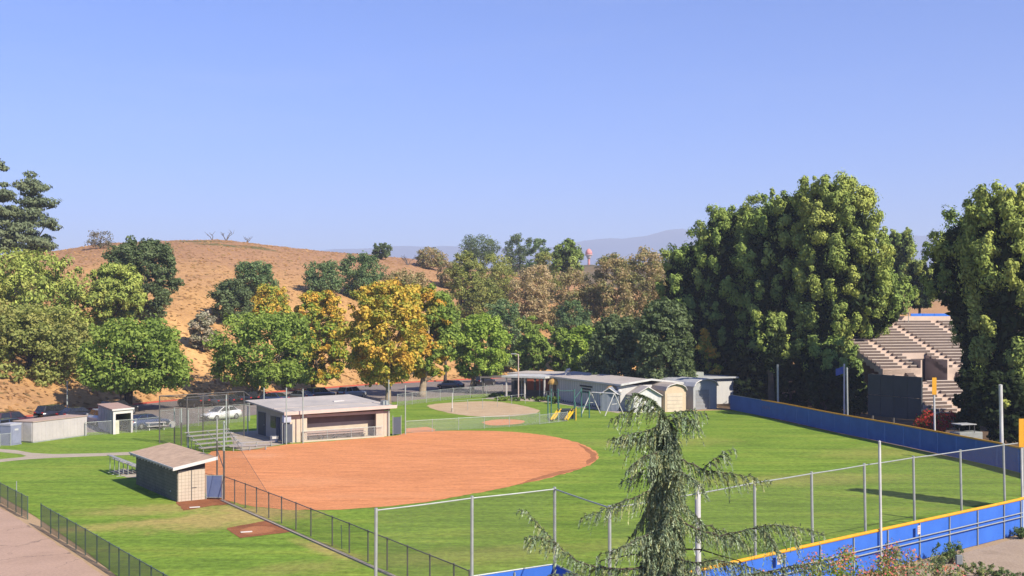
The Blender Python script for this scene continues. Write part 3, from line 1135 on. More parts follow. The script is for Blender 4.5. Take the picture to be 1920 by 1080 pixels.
grow('broadleaf_tree', 'deep green tree just right of the tall lamp pole behind the entry canopy', PARK,
     EP(962, 1037, 590, 700), 178, 998, 'green', n=8000, clumps=90, cr=0.25, trunk=0.28, seed=17)
grow('broadleaf_tree', 'small light green weeping tree behind the grey classroom roof', PARK,
     EP(1056, 1133, 608, 702), 173, 1092, 'bright', n=8000, clumps=100, cr=0.24, trunk=0.25, seed=18)

# left edge: pines and a broad dark tree
LEFTP = 'trees at the left edge of the hill'
grow('pine_tree', 'broad olive green pine on the far left below the tall hazy pines', LEFTP,
     [(468, 15, 60), (485, -10, 110), (510, -30, 150), (545, -40, 170), (590, -45, 175), (625, -40, 165), (655, -10, 140)], 152, 60, 'olivepine', 'needle', leaf=0.26, n=15000, clumps=190, cr=0.17, trunk=0.4, seed=21, hollow=.3)
grow('pine_tree', 'rounded yellow green pine in front of the dark hillside oak', LEFTP,
     [(495, 200, 225), (510, 175, 252), (535, 165, 268), (560, 160, 272), (585, 165, 262), (605, 180, 240), (625, 195, 225)], 156, 208, 'olivepine', 'needle', leaf=0.25, n=10000, clumps=120, cr=0.2, trunk=0.3, seed=22, hollow=.3)
grow('broadleaf_tree', 'wide dull green tree casting shade on the slope behind the storage container', LEFTP,
     [(570, 20, 90), (590, -20, 135), (620, -50, 155), (655, -55, 162), (690, -50, 158), (715, -40, 140), (728, -20, 120)], 139, 55, 'olive', n=17000, clumps=190, cr=0.17, trunk=0.4, seed=23, bark=DARK_BARK)
grow('oak_tree', 'dense dark green oak high on the hill beside the olive pine', LEFTP,
     [(443, 250, 285), (455, 218, 312), (475, 207, 326), (500, 205, 333), (530, 210, 330), (555, 225, 322), (580, 245, 310), (595, 255, 295)], hill_Y(280, 602), 280, 'dark', n=14000, clumps=170, cr=0.18, trunk=0.35, seed=24, leaf=0.22)
grow('pine_tree', 'tall hazy pine with layered branches rising above the left hilltop', LEFTP,
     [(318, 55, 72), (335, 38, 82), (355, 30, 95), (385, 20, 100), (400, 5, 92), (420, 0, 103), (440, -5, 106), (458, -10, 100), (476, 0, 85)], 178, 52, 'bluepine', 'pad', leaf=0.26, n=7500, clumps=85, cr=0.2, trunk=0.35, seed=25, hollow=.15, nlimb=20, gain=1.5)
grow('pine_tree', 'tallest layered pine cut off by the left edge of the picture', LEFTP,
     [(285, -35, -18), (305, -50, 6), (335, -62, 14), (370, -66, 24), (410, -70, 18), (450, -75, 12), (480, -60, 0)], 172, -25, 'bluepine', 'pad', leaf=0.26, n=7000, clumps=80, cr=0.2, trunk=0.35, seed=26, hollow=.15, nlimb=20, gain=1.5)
grow('dead_shrub', 'faint grey leafless shrub on the hill crest left of the dark oak', None,
     EP(164, 212, 432, 466), hill_Y(188, 466), 188, 'grey', leaf=0.16, n=900, clumps=40, cr=0.3, trunk=0.12, seed=27, nlimb=24, cat='shrub', gain=1.3)

# hill oaks
HILL = 'oaks scattered on the hill'
HL = [
    ((395, 470, 522, 602), 196, 420, 'dark', 'dark leaning hillside oak with a bare branch above the round green tree', 31),
    ((440, 518, 490, 556), 206, 470, 'oak', 'upper dark oak on the slope joining the leaning oak at its top right', 32),
    ((356, 408, 585, 655), 178, 380, 'grey', 'greyish brown scrub oak beside the worn hill track', 33),
    ((470, 545, 535, 600), 185, 515, 'half', 'yellowing scrub tree behind the round green tree with leaning trunks', 34),
    ((570, 642, 488, 552), 238, 605, 'oak', 'left one of two blue green oaks near the hill crest', 35),
    ((638, 722, 474, 560), 240, 680, 'oak', 'right one of two blue green oaks near the hill crest', 36),
    ((716, 806, 505, 575), 232, 760, 'brown', 'greyish brown oak above the largest autumn tree', 37),
    ((778, 834, 463, 503), 285, 806, 'brown', 'low brown bush on the skyline right of the hill crest', 38),
    ((698, 733, 455, 485), 318, 715, 'dark', 'small dark round oak alone on the hill skyline', 39),
    ((862, 938, 440, 490), 268, 902, 'dark', 'round topped dark oak on the skyline above the brown thicket', 40),
    ((838, 900, 468, 606), 208, 862, 'olive', 'tall thin olive tree with pale limbs in the gully', 41),
    ((890, 965, 475, 570), 236, 930, 'olive', 'wide olive brown oak under the skyline oaks', 42),
    ((944, 1002, 437, 512), 268, 975, 'dark', 'tallest dark oak on the skyline left of the water tower', 43),
    ((986, 1030, 446, 520), 262, 1008, 'oak', 'narrow green oak close to the right of the tallest skyline oak', 44),
    ((957, 1042, 495, 615), 222, 1002, 'dry', 'pinkish brown dying tree in the middle of the thicket', 45),
    ((1026, 1120, 500, 660), 210, 1070, 'brown', 'big rust and green tree above the weeping tree', 46),
    ((1104, 1190, 472, 670), 203, 1150, 'brown', 'broad brownish oak right under the water tower', 47),
    ((1165, 1262, 462, 665), 208, 1215, 'brown', 'tall brown topped oak against the dark pines', 48),
    ((1110, 1205, 585, 745), 184, 1150, 'dark', 'shaded dark tree behind the classroom roof', 49),
    ((1195, 1300, 560, 750), 180, 1240, 'dark', 'shaded dark tree behind the metal garage', 50),
    ((905, 985, 560, 690), 205, 950, 'oak', 'shadowy oak in the gully behind the lamp pole', 51),
    ((1040, 1110, 560, 690), 190, 1075, 'oak', 'dusky oak in the thicket behind the weeping tree', 54),
    ((870, 945, 520, 620), 212, 905, 'olive', 'olive scrub oak behind the plain green tree', 55),
    ((1225, 1300, 500, 640), 196, 1262, 'brown', 'brown green oak peeping beside the leftmost dark pine', 56),
    ((1090, 1170, 640, 735), 178, 1130, 'dark', 'low shaded bush tree above the grey classroom ridge', 57),
    ((1000, 1060, 470, 545), 250, 1035, 'olive', 'faded olive oak under the small skyline pine', 58),
    ((820, 880, 488, 540), 262, 850, 'brown', 'brown scrub oak on the right shoulder of the hill', 59),
    ((1030, 1075, 615, 700), 182, 1050, 'green', 'dark green tree between the lamp pole tree and weeping tree', 60),
    ((800, 865, 545, 640), 186, 835, 'green', 'green tree peeping out right of the orange autumn tree', 52),
]
for (x0, x1, y0, y1), Y, tx, pal, lb, sd in HL:
    k = (x1 - x0) * (y1 - y0)
    if pal != 'green':
        Y = hill_Y(tx, y1 + 0.05 * (y1 - y0))
    grow('oak_tree', lb, HILL, EP(x0, x1, y0, y1), Y, tx, pal, n=int(2400 + k * 0.6), clumps=int(55 + k * 0.008), cr=0.24, trunk=0.25, seed=sd, leaf=0.21, hollow=.35, nlimb=8, bark=GREY_WOOD if pal in ('brown', 'dry', 'grey') else DARK_BARK)
grow('pine_tree', 'small upright pine on the skyline beside the water tower', HILL,
     [(452, 1060, 1072), (465, 1048, 1082), (485, 1038, 1090), (505, 1036, 1092), (520, 1045, 1085)], 262, 1064, 'pine', 'lobe', leaf=0.3, n=5000, clumps=60, cr=0.26, trunk=0.25, seed=53)

# bare branches on the crest and a leaning snag on the slope
def snag(label, x, Y, h, seed, n=5, lean=0.4):
    r = random.Random(seed)
    X = (x - 960) / F * Y
    z = ground_z(X, Y)
    root = thing('dead_tree', label, 'tree', (X, Y, z - 0.1), 'bare dead trees on the hill')
    b = MB()
    base = Vector((X, Y, z - 0.1))
    for k in range(n):
        a = r.uniform(-1, 1)
        e = base + Vector((a * h * 0.7 + lean, r.uniform(-.6, .6), h * r.uniform(.6, 1)))
        m = base.lerp(e, .5) + Vector((r.uniform(-.4, .4), 0, .3))
        b.tube([base, m, e], [.14, .09, .03], 5)
        for q in range(3):
            s = m.lerp(e, r.random())
            b.tube([s, s + Vector((r.uniform(-1, 1), r.uniform(-.5, .5), r.uniform(.3, 1.1)))], [.06, .02], 4)
    b.build('branches', GREY_WOOD, root)


snag('single bare stick tree left of the forked one on the crest', 398, 283, 2.0, 3, 2, -0.6)
snag('forked bare dead tree on the hill crest', 424, 286, 2.6, 4, 4, 0.3)
snag('low bare branches right of the forked dead tree on the crest', 462, 292, 1.4, 5, 3, 0.8)
snag('bare branching snag against the sky right of the hill crest', 765, 300, 3.0, 8, 5, 0.2)
snag('leaning bare snag at the foot of the dark leaning oak', 455, 178, 4.0, 6, 3, -0.9)

# ------------------------------------------------------------------ the dark pines at right
PINES = 'tall pines behind the outfield wall'
pine('pine_tree', 'leftmost and lowest pine of the tall dark row, beside the brown oak', PINES,
     [(458, 1278, 1300), (472, 1255, 1322), (500, 1242, 1335), (560, 1235, 1340), (630, 1238, 1340), (690, 1245, 1335), (740, 1255, 1325)], 152, 1288, 'pine', seed=61)
pine('pine_tree', 'second pine from the left in the tall dark row', PINES,
     [(392, 1345, 1372), (412, 1322, 1395), (450, 1308, 1412), (510, 1298, 1425), (580, 1300, 1428), (650, 1310, 1420), (700, 1325, 1405), (735, 1340, 1390)], 149, 1362, 'pine', seed=62)
pine('pine_tree', 'pine with many upright tips left of the tallest pine', PINES,
     [(362, 1455, 1480), (385, 1430, 1502), (420, 1400, 1515), (470, 1385, 1525), (540, 1378, 1530), (610, 1385, 1520), (670, 1405, 1500), (715, 1430, 1480)], 144, 1458, 'pine', seed=63)
pine('pine_tree', 'tallest pine with a rounded yellow green top at the centre of the row', PINES,
     [(342, 1520, 1560), (355, 1505, 1590), (385, 1500, 1625), (430, 1497, 1645), (480, 1495, 1655), (530, 1490, 1668), (575, 1490, 1655), (610, 1495, 1620), (645, 1505, 1595), (680, 1520, 1575)], 137, 1556, 'pine_sun', seed=64)
pine('pine_tree', 'low bright pine boughs hanging in front of the dark row above the wall pole', PINES,
     [(588, 1428, 1450), (602, 1412, 1470), (625, 1408, 1480), (648, 1415, 1478), (672, 1430, 1468), (690, 1438, 1456)], 128, 1446, 'pine_sun', seed=65)
pine('pine_tree', 'pine lower in the row whose boughs overhang the stadium seats', PINES,
     [(520, 1590, 1650), (545, 1570, 1690), (572, 1565, 1708), (600, 1565, 1695), (628, 1570, 1650)], 139, 1590, 'pine', seed=66)
pine('pine_tree', 'small round hazy pine in the gap between the two pine groups', PINES,
     [(433, 1675, 1700), (445, 1655, 1713), (475, 1645, 1716), (510, 1640, 1710), (545, 1645, 1700), (560, 1655, 1690)], 196, 1680, 'pine', seed=67)
pine('pine_tree', 'pale low pine top just left of the right hand pine group', PINES,
     [(487, 1715, 1728), (500, 1702, 1742), (520, 1698, 1752), (550, 1700, 1752), (575, 1705, 1745)], 180, 1724, 'olivepine', seed=68)
pine('pine_tree', 'left pine of the right hand group, with a stepped outline', PINES,
     [(396, 1808, 1828), (420, 1790, 1850), (450, 1745, 1858), (500, 1738, 1866), (555, 1745, 1870), (595, 1778, 1870), (650, 1798, 1866), (720, 1806, 1862), (790, 1810, 1860)], 116, 1836, 'pine', seed=69)
pine('pine_tree', 'tall pine at the right picture edge with sunlit olive boughs', PINES,
     [(358, 1855, 1885), (375, 1832, 1920), (410, 1822, 1960), (470, 1815, 1980), (540, 1820, 1990), (610, 1828, 1990), (680, 1835, 1985), (740, 1840, 1980), (800, 1850, 1965)], 108, 1895, 'pine_sun', seed=70)
pine('pine_tree', 'shadowed pine trunk and low boughs left of the black board', PINES,
     [(640, 1500, 1560), (670, 1490, 1600), (700, 1495, 1618), (735, 1510, 1600), (760, 1530, 1580)], 131, 1545, 'pine', seed=71)
pine('pine_tree', 'dark leaning pine trunks low behind the left end of the outfield wall', PINES,
     [(590, 1375, 1420), (640, 1352, 1440), (690, 1350, 1460), (735, 1360, 1470), (752, 1375, 1450)], 152, 1420, 'shade', seed=72)
pine('pine_tree', 'shaded pine filling the gap behind the metal garage', PINES,
     [(560, 1270, 1310), (620, 1250, 1345), (690, 1255, 1362), (740, 1262, 1366), (758, 1275, 1350)], 158, 1300, 'shade', seed=73)
pine('pine_tree', 'tall pine outside the picture whose shadow crosses the outfield corner', PINES,
     [(600, 2022, 2042), (650, 2005, 2058), (760, 1995, 2066), (850, 2002, 2060)], 62, 2030, 'pine', seed=74)
pine('pine_tree', 'dark pine filling in behind the first and second pines of the row', PINES,
     [(438, 1315, 1335), (462, 1295, 1350), (520, 1280, 1370), (620, 1275, 1380), (700, 1280, 1375), (745, 1290, 1365)], 162, 1325, 'pine', seed=77)
pine('pine_tree', 'dark pine filling in behind the second and third pines of the row', PINES,
     [(385, 1405, 1425), (410, 1385, 1445), (480, 1365, 1465), (580, 1360, 1475), (680, 1365, 1470), (745, 1380, 1455)], 158, 1415, 'pine', seed=78)
pine('pine_tree', 'dark pine filling in behind the tallest pine of the row', PINES,
     [(380, 1500, 1530), (420, 1480, 1570), (500, 1470, 1590), (600, 1465, 1600), (680, 1475, 1590), (750, 1490, 1570)], 154, 1528, 'pine', seed=79)
for (x0, x1, y0, y1, Y, pal, lb, sd) in ((1366, 1440, 655, 762, 142, 'shade', 'dark undergrowth at the left end of the blue outfield wall', 81), (1440, 1520, 668, 772, 134, 'shade', 'dark undergrowth behind the thin grey wall pole', 82),
                                     (1510, 1580, 690, 782, 126, 'shade', 'low pine growth left of the blue pennant', 83), (1578, 1624, 690, 795, 121, 'shade', 'dark ragged pine left of the black board', 84),
                                     (1790, 1850, 690, 820, 100, 'shade', 'shaded undergrowth below the right hand pines', 85), (1835, 1925, 700, 830, 96, 'shade', 'shaded bushes behind the wall at the right edge', 86)):
    grow('undergrowth_tree', lb, 'undergrowth below the pines', EP(x0, x1, y0, y1), Y, (x0 + x1) / 2, pal, n=5000, clumps=60, cr=0.26, trunk=.18, seed=sd, leaf=.22, bark=DARK_BARK, hollow=.2, gain=1.0)
# the yellowing vine-like shrub lit between the dark pines and the garage
grow('broadleaf_tree', 'thin yellow leaved sapling lit against the dark pines', None,
     [(615, 1312, 1322), (640, 1305, 1332), (670, 1310, 1350), (700, 1322, 1360), (735, 1335, 1358)], 146, 1335, 'half', n=1800, clumps=30, cr=0.4, trunk=0.08, seed=75, leaf=0.17)


# ------------------------------------------------------------------ foreground cedar
def cedar():
    r = np.random.default_rng(90)
    Y = 22.0
    P = lambda x, y, dy=0.0: np.array(at(x, y, Y + dy))
    base = Vector(P(1243, 900)); base.z = 0.0
    root = thing('cedar_tree', 'grey green cedar with drooping branches rising in the foreground', 'tree', base)
    trunk = [Vector((base.x, Y, 0)), Vector(P(1238, 1200)), Vector(P(1240, 1080)), Vector(P(1246, 950)), Vector(P(1248, 860)), Vector(P(1249, 800)), Vector(P(1240, 772)), Vector(P(1222, 752)), Vector(P(1203, 742)), Vector(P(1190, 738))]
    w = MB()
    w.tube(trunk, [.22, .11, .095, .075, .055, .03, .014, .009, .006, .003], 8)
    w.build('trunk', DARK_BARK, root, smooth=True)
    br = []   # polylines
    def add(pts, dys):
        br.append(np.array([P(x, y, d) for (x, y), d in zip(pts, dys)]))
    # the boughs that show as separate arms
    add([(1246, 790), (1236, 768), (1220, 752), (1203, 743), (1186, 740), (1176, 748)], [0, 0, 0, 0, 0, 0])
    add([(1238, 772), (1205, 760), (1178, 772), (1146, 786)], [0, .1, .15, .2])
    add([(1248, 782), (1275, 772), (1300, 768), (1322, 776)], [0, 0, -.1, -.2])
    add([(1250, 790), (1285, 780), (1300, 792), (1308, 806)], [0, -.3, -.5, -.6])
    add([(1246, 800), (1215, 806), (1180, 815), (1140, 828)], [0, -.1, -.2, -.2])
    add([(1246, 812), (1210, 820), (1175, 826), (1150, 822)], [0, .4, .6, .8])
    add([(1246, 845), (1215, 855), (1190, 868), (1175, 884)], [0, -.5, -.8, -.9])
    add([(1246, 862), (1212, 878), (1190, 892), (1168, 900)], [0, .2, .3, .4])
    add([(1250, 850), (1290, 868), (1330, 884), (1390, 890), (1442, 903)], [0, -.2, -.3, -.3, -.4])
    add([(1318, 880), (1340, 862), (1358, 848), (1376, 842)], [-.3, -.5, -.5, -.6])
    add([(1252, 875), (1285, 890), (1310, 905), (1322, 925)], [0, -.8, -1.1, -1.3])
    add([(1246, 905), (1210, 925), (1165, 942), (1125, 958), (1090, 972)], [0, -.2, -.3, -.3, -.2])
    add([(1246, 925), (1215, 950), (1200, 980), (1180, 1008)], [0, .5, .6, .7])
    add([(1250, 930), (1290, 955), (1325, 985), (1365, 1000), (1400, 1022), (1412, 1035)], [0, .1, .2, .2, .3, .3])
    add([(1250, 960), (1300, 990), (1350, 1006), (1400, 992), (1450, 985), (1500, 988), (1540, 1000)], [0, -.2, -.3, -.4, -.5, -.5, -.5])
    add([(1420, 988), (1440, 1002), (1452, 1025), (1470, 1040)], [-.4, -.6, -.8, -.8])
    add([(1480, 988), (1490, 1008), (1498, 1020)], [-.5, -.6, -.6])
    add([(1245, 985), (1200, 1008), (1160, 1030), (1120, 1042)], [0, -.6, -1, -1.2])
    add([(1242, 1060), (1160, 1068), (1100, 1060), (1065, 1040), (1035, 1012), (1010, 985), (990, 962), (972, 955)], [0, -.2, -.4, -.5, -.5, -.5, -.5, -.5])
    add([(1040, 1018), (1015, 1010), (1000, 1004), (985, 1008)], [-.5, -.7, -.8, -.8])
    add([(1242, 1078), (1180, 1095), (1120, 1090), (1070, 1075), (1030, 1080)], [0, -.5, -.9, -1.2, -1.3])
    add([(1245, 1040), (1300, 1055), (1345, 1050), (1400, 1062), (1450, 1080)], [0, -.7, -1, -1.3, -1.5])
    add([(1245, 1060), (1330, 1085), (1420, 1075), (1500, 1060), (1560, 1050)], [0, -.3, -.6, -.9, -1])
    # the rest of the whorls, all round the stem
    for k in range(50):
        t = k / 49
        y0 = 795 + 300 * t
        a = k * 2.399 + r.uniform(-.3, .3)
        ln = (0.2 + 0.62 * t ** 1.2) * r.uniform(.6, 1.2) * (1.5 if k % 7 == 0 else 1)
        if abs(math.cos(a)) > .75:
            ln *= 0.62
        x0 = np.interp(y0, [800, 860, 950, 1080], [1249, 1248, 1246, 1240])
        s = P(x0, y0)
        dr = np.array([math.cos(a), math.sin(a), 0])
        br.append(np.array([s + dr * ln * q + np.array([0, 0, (0.05 * q - 0.62 * q * q) * ln]) for q in (0, .3, .6, 1)]))
    nmant = 0
    for k in range(260):
        y0 = 782 + 300 * r.random() ** .9
        a = r.uniform(0, 2 * math.pi)
        ln = r.uniform(.12, .34) * np.interp(y0, [780, 850, 1080], [.7, 1.0, 1.5])
        x0 = np.interp(y0, [780, 860, 950, 1080], [1246, 1248, 1246, 1240])
        s = P(x0, y0)
        dr = np.array([math.cos(a), math.sin(a), 0])
        br.append(np.array([s + dr * ln * q + np.array([0, 0, (0.25 * q - 1.15 * q * q) * ln]) for q in (0, .3, .6, 1)]))
        nmant += 1
    # lower whorls below the frame so that the tree stands whole
    for k in range(30):
        z = 6.2 * (1 - k / 30) + 0.6
        a = k * 2.399
        ln = 2.2 + 0.03 * k
        s = np.array([base.x, Y, z])
        dr = np.array([math.cos(a), math.sin(a), 0])
        br.append(np.array([s + dr * ln * q + np.array([0, 0, (0.1 * q - 0.4 * q * q) * ln]) for q in (0, .35, .7, 1)]))
    pal = np.array(PAL['cedar'])
    C, T, N, S, K = [], [], [], [], []

    def resample(pl, step):
        seg = np.linalg.norm(np.diff(pl, axis=0), axis=1)
        cum = np.concatenate([[0], np.cumsum(seg)])
        n = max(3, int(cum[-1] / step))
        q = np.linspace(0, cum[-1], n)
        return np.stack([np.interp(q, cum, pl[:, i]) for i in range(3)], 1), cum[-1]
    twigs = MB()
    for bi, pl in enumerate(br):
        low = bi >= len(br) - 30
        pp, ln = resample(pl, 0.09 if not low else 0.3)
        n = len(pp)
        pp += r.normal(0, 0.012, pp.shape)
        mant = len(br) - 30 - nmant <= bi < len(br) - 30
        bm = twigs if mant else MB()
        bm.tube([Vector(p) for p in pp], list(np.linspace(0.006 + 0.007 * ln, 0.003, n)), 5 if not mant else 4)
        if not mant:
            bm.build('branch', DARK_BARK, root, smooth=True)
        dirs = np.gradient(pp, axis=0)
        dirs = unit(dirs)
        # drooping twigs with short needle tufts
        for i in range(1, n):
            f = i / (n - 1)
            d = dirs[i]
            side = np.cross(d, [0, 0, 1.0])
            side = side / (np.linalg.norm(side) + 1e-6)
            ntw = (7 if f < .85 else 4) if not low else 1
            for q in range(ntw):
                sg = r.choice([-1, 1])
                tl = r.uniform(.08, .26) * (0.45 + 0.8 * math.sin(math.pi * min(1, f * .9 + .12))) * (1.5 if low else 1) * (1.35 if r.random() < .12 else 1)
                out = unit(side * sg * r.uniform(.25, 1.0) + d * r.uniform(.3, .9) + np.array([0, 0, r.uniform(-.7, .15)]))
                m = max(3, int(tl / (.016 if not low else .07)))
                col = pal[r.integers(0, len(pal))] * np.array([1.02, 1.0, 1.06]) * r.uniform(1.25, 1.95)
                for k in range(m):
                    u = (k + r.random()) / m
                    c = pp[i] + out * tl * u + np.array([0, 0, -tl * 1.05 * u * u])
                    tv = unit(out + np.array([0, 0, -1.4 * u]) + r.normal(0, .75, 3))
                    C.append(c); T.append(tv)
                    N.append(unit(np.cross(tv, r.normal(size=3)) + np.array([0, 0, .4])))
                    S.append(r.uniform(.026, .052) * (2.2 if low else 1))
                    K.append(col * r.uniform(.9, 1.4))
        # short needles along the branch itself
        for i in range(n):
            for q in range(5 if not low else 1):
                tv = unit(r.normal(0, 1, 3) + dirs[i] * .8 + np.array([0, 0, .5]))
                C.append(pp[i] + r.normal(0, .02, 3)); T.append(tv); N.append(unit(np.cross(tv, r.normal(size=3)))); S.append(r.uniform(.026, .05)); K.append(pal[r.integers(0, len(pal))])
    tr = np.array([tuple(v) for v in trunk[1:]])
    tp, _ = resample(tr, 0.02)
    for q in tp:
        for k in range(16):
            a = r.uniform(0, 2 * math.pi)
            rad = r.uniform(.04, .15) * np.interp(q[2], [6, 9.8], [1.5, .4])
            tv = unit(np.array([math.cos(a), math.sin(a), r.uniform(-.9, .5)]))
            C.append(q + np.array([math.cos(a), math.sin(a), 0]) * rad); T.append(tv); N.append(unit(np.cross(tv, r.normal(size=3)))); S.append(r.uniform(.03, .055)); K.append(pal[r.integers(0, len(pal))])
    C, T, N = (np.array(q, np.float32) for q in (C, T, N))
    N = unit(N - T * (N * T).sum(1, keepdims=True))
    twigs.build('twigs', DARK_BARK, root)
    leaf_mesh('needles', C, T.astype(np.float32), N.astype(np.float32), np.array(S, np.float32), 0.27, np.array(K, np.float32), NEEDLE, root)
    return root


cedar()


# ------------------------------------------------------------------ shrubs
def shrub(name, label, x, ytop, Y, w, pal, seed, n=2500, leaf=.07, flowers=None, group=None, h=None, cat='shrub', zb=0.0):
    r = np.random.default_rng(seed)
    X = (x - 960) / F * Y
    zt = H - (ytop - HZ) / F * Y
    root = thing(name, label, cat, (X, Y, zb), group)
    hh = zt - zb
    k = 26
    cen = np.stack([X + r.normal(0, w * .24, k), Y + r.normal(0, w * .22, k), zb + hh * r.uniform(.3, .9, k)], 1)
    rc = np.minimum(w, hh) * r.uniform(.12, .24, k)
    idx = r.integers(0, k, n)
    d = unit(r.normal(size=(n, 3)))
    C = cen[idx] + d * (rc[idx] * r.uniform(.4, 1.1, n))[:, None]
    C[:, 2] = np.maximum(C[:, 2], zb + .03)
    N = unit(d + r.normal(0, .6, (n, 3)) + [0, 0, .3])
    T = unit(np.cross(N, r.normal(size=(n, 3))))
    pa = np.array(PAL[pal])
    tint = pa[r.integers(0, len(pa), n)] * r.uniform(.75, 1.25, (n, 1)) * (1.0 if pal == 'red' else 1.9)
    leaf_mesh('foliage', C.astype(np.float32), T.astype(np.float32), N.astype(np.float32), (leaf * r.uniform(.6, 1.4, n)).astype(np.float32), .5, tint.astype(np.float32), LEAF, root)
    wd = MB()
    for q in range(10):
        e = Vector(cen[q])
        b0 = Vector((X + r.normal(0, w * .05), Y + r.normal(0, w * .05), zb - .05))
        wd.tube([b0, b0.lerp(e, .5) + Vector((0, 0, hh * .1)), e], [.03, .02, .006], 5)
    wd.build('stems', BARK, root)
    if flowers:
        m = n // 4
        idx = r.integers(0, k, m)
        d = unit(r.normal(size=(m, 3)) + [0, 0, .9])
        C = cen[idx] + d * (rc[idx] * r.uniform(.85, 1.2, m))[:, None]
        N = unit(d + r.normal(0, .5, (m, 3)))
        T = unit(np.cross(N, r.normal(size=(m, 3))))
        fl = np.array(flowers)
        leaf_mesh('blossom', C.astype(np.float32), T.astype(np.float32), N.astype(np.float32), (leaf * .8 * r.uniform(.6, 1.4, m)).astype(np.float32), .7, (fl[r.integers(0, len(fl), m)]).astype(np.float32), LEAF, root)
    return root


FL = [(.62, .20, .13), (.6, .16, .17), (.55, .28, .14)]
FG = 'flowering shrubs below the near outfield wall'
shrub('flowering_shrub', 'pink and orange flowering shrub left of the tall white pole', 1590, 1030, 36, 2.2, 'bright', 101, 4200, .05, FL, FG)
shrub('flowering_shrub', 'pale orange flowering shrub right of the tall white pole', 1690, 1046, 35, 2.4, 'weed', 102, 4200, .05, FL, FG)
shrub('flowering_shrub', 'small reddish shrub beneath the right tips of the cedar', 1462, 1066, 33, 1.2, 'brown', 103, 1600, .05, FL, FG)
shrub('flowering_shrub', 'tall thin blue green shrub in front of the tall white pole', 1675, 1018, 41, 1.7, 'weed', 104, 1600, .055, FL, FG)
shrub('weed_clump', 'grey green weed clump against the foot of the blue wall', 1782, 1016, 50.5, 1.1, 'oak', 105, 900, .06, None, 'weeds on the dirt lot')
shrub('weed_clump', 'straggly weeds left of the small grey utility post', 1755, 1040, 47.0, 1.4, 'weed', 106, 700, .05, None, 'weeds on the dirt lot')
shrub('weed_clump', 'yellowish weeds right of the small grey utility post', 1838, 1058, 47.5, 1.6, 'weed', 107, 900, .06, None, 'weeds on the dirt lot')
shrub('weed_clump', 'weeds in the bottom right corner of the dirt lot', 1885, 1068, 47.5, 1.3, 'oak', 108, 700, .06, None, 'weeds on the dirt lot')
shrub('weed_clump', 'dark weeds where the blue wall meets the right edge', 1914, 990, 56.0, 1.0, 'oak', 109, 600, .06, None, 'weeds on the dirt lot')
for i, (x, yt, yb, w, pal, lb) in enumerate(((928, 737, 745, 2.4, 'hedge', 'low dark clipped bush left of the lamp pole'), (944, 742, 752, 2.0, 'bright', 'bright yellow green bush beside the sand'),
                                             (972, 744, 752, 2.2, 'hedge', 'low clipped bush at the foot of the lamp pole'), (1012, 743, 753, 2.6, 'hedge', 'long dark bush in front of the entry canopy'),
                                             (1040, 744, 757, 1.8, 'hedge', 'square dark bush at the classroom corner'))):
    p = gp(x, yb)
    shrub('hedge_bush', lb, x, yt, p.y, w, pal, 120 + i, 900, .12, None, 'bushes before the classroom', cat='bush')
p = gp(1758, 826)
shrub('red_shrub', 'vivid red shrub behind the outfield wall under the stadium seats', 1752, 768, 101, 4.2, 'red', 130, 2600, .13, None, None)

# ------------------------------------------------------------------ fences
GALV = plain('galvanised', (0.48, 0.51, 0.47), (0.37, 0.39, 0.36), 3.0, 0.45, 0.35)
GALV_D = plain('dark_pipe', (0.10, 0.10, 0.095), (0.16, 0.14, 0.12), 2.0, 0.55, 0.2)
GREEN_PIPE = plain('green_pipe', (0.07, 0.12, 0.09), (0.11, 0.15, 0.12), 2.0, 0.5, 0.1)
PALE_PIPE = plain('pale_green_pipe', (0.42, 0.47, 0.42), (0.33, 0.37, 0.33), 2.0, 0.5, 0.1)
WIRE = mesh_mat('chain_link', (0.34, 0.34, 0.33), 0.055, 0.22)
WIRE_D = mesh_mat('dark_chain_link', (0.07, 0.07, 0.065), 0.055, 0.24)
WIRE_G = mesh_mat('green_chain_link', (0.06, 0.09, 0.07), 0.05, 0.7)
NET = mesh_mat('net', (0.10, 0.09, 0.07), 0.05, 0.14)


def panel(name, a, b, z0, z1, mat, root, z0b=None, z1b=None):
    """one wire panel between two posts with metre UVs"""
    z0b = z0 if z0b is None else z0b
    z1b = z1 if z1b is None else z1b
    m = MB()
    m.add([(a.x, a.y, z0), (b.x, b.y, z0b), (b.x, b.y, z1b), (a.x, a.y, z1)], [(0, 1, 2, 3)])
    L = math.hypot(b.x - a.x, b.y - a.y)
    m.uv = [(0, z0), (L, z0b), (L, z1b), (0, z1)]
    return m.build(name, mat, root)


def walk(pts, step):
    """evenly spaced posts along a polyline, corners kept"""
    out = []
    for i in range(len(pts) - 1):
        n = max(1, round((pts[i + 1] - pts[i]).length / step))
        for j in range(n):
            out.append(pts[i].lerp(pts[i + 1], j / n))
    out.append(pts[-1])
    return out


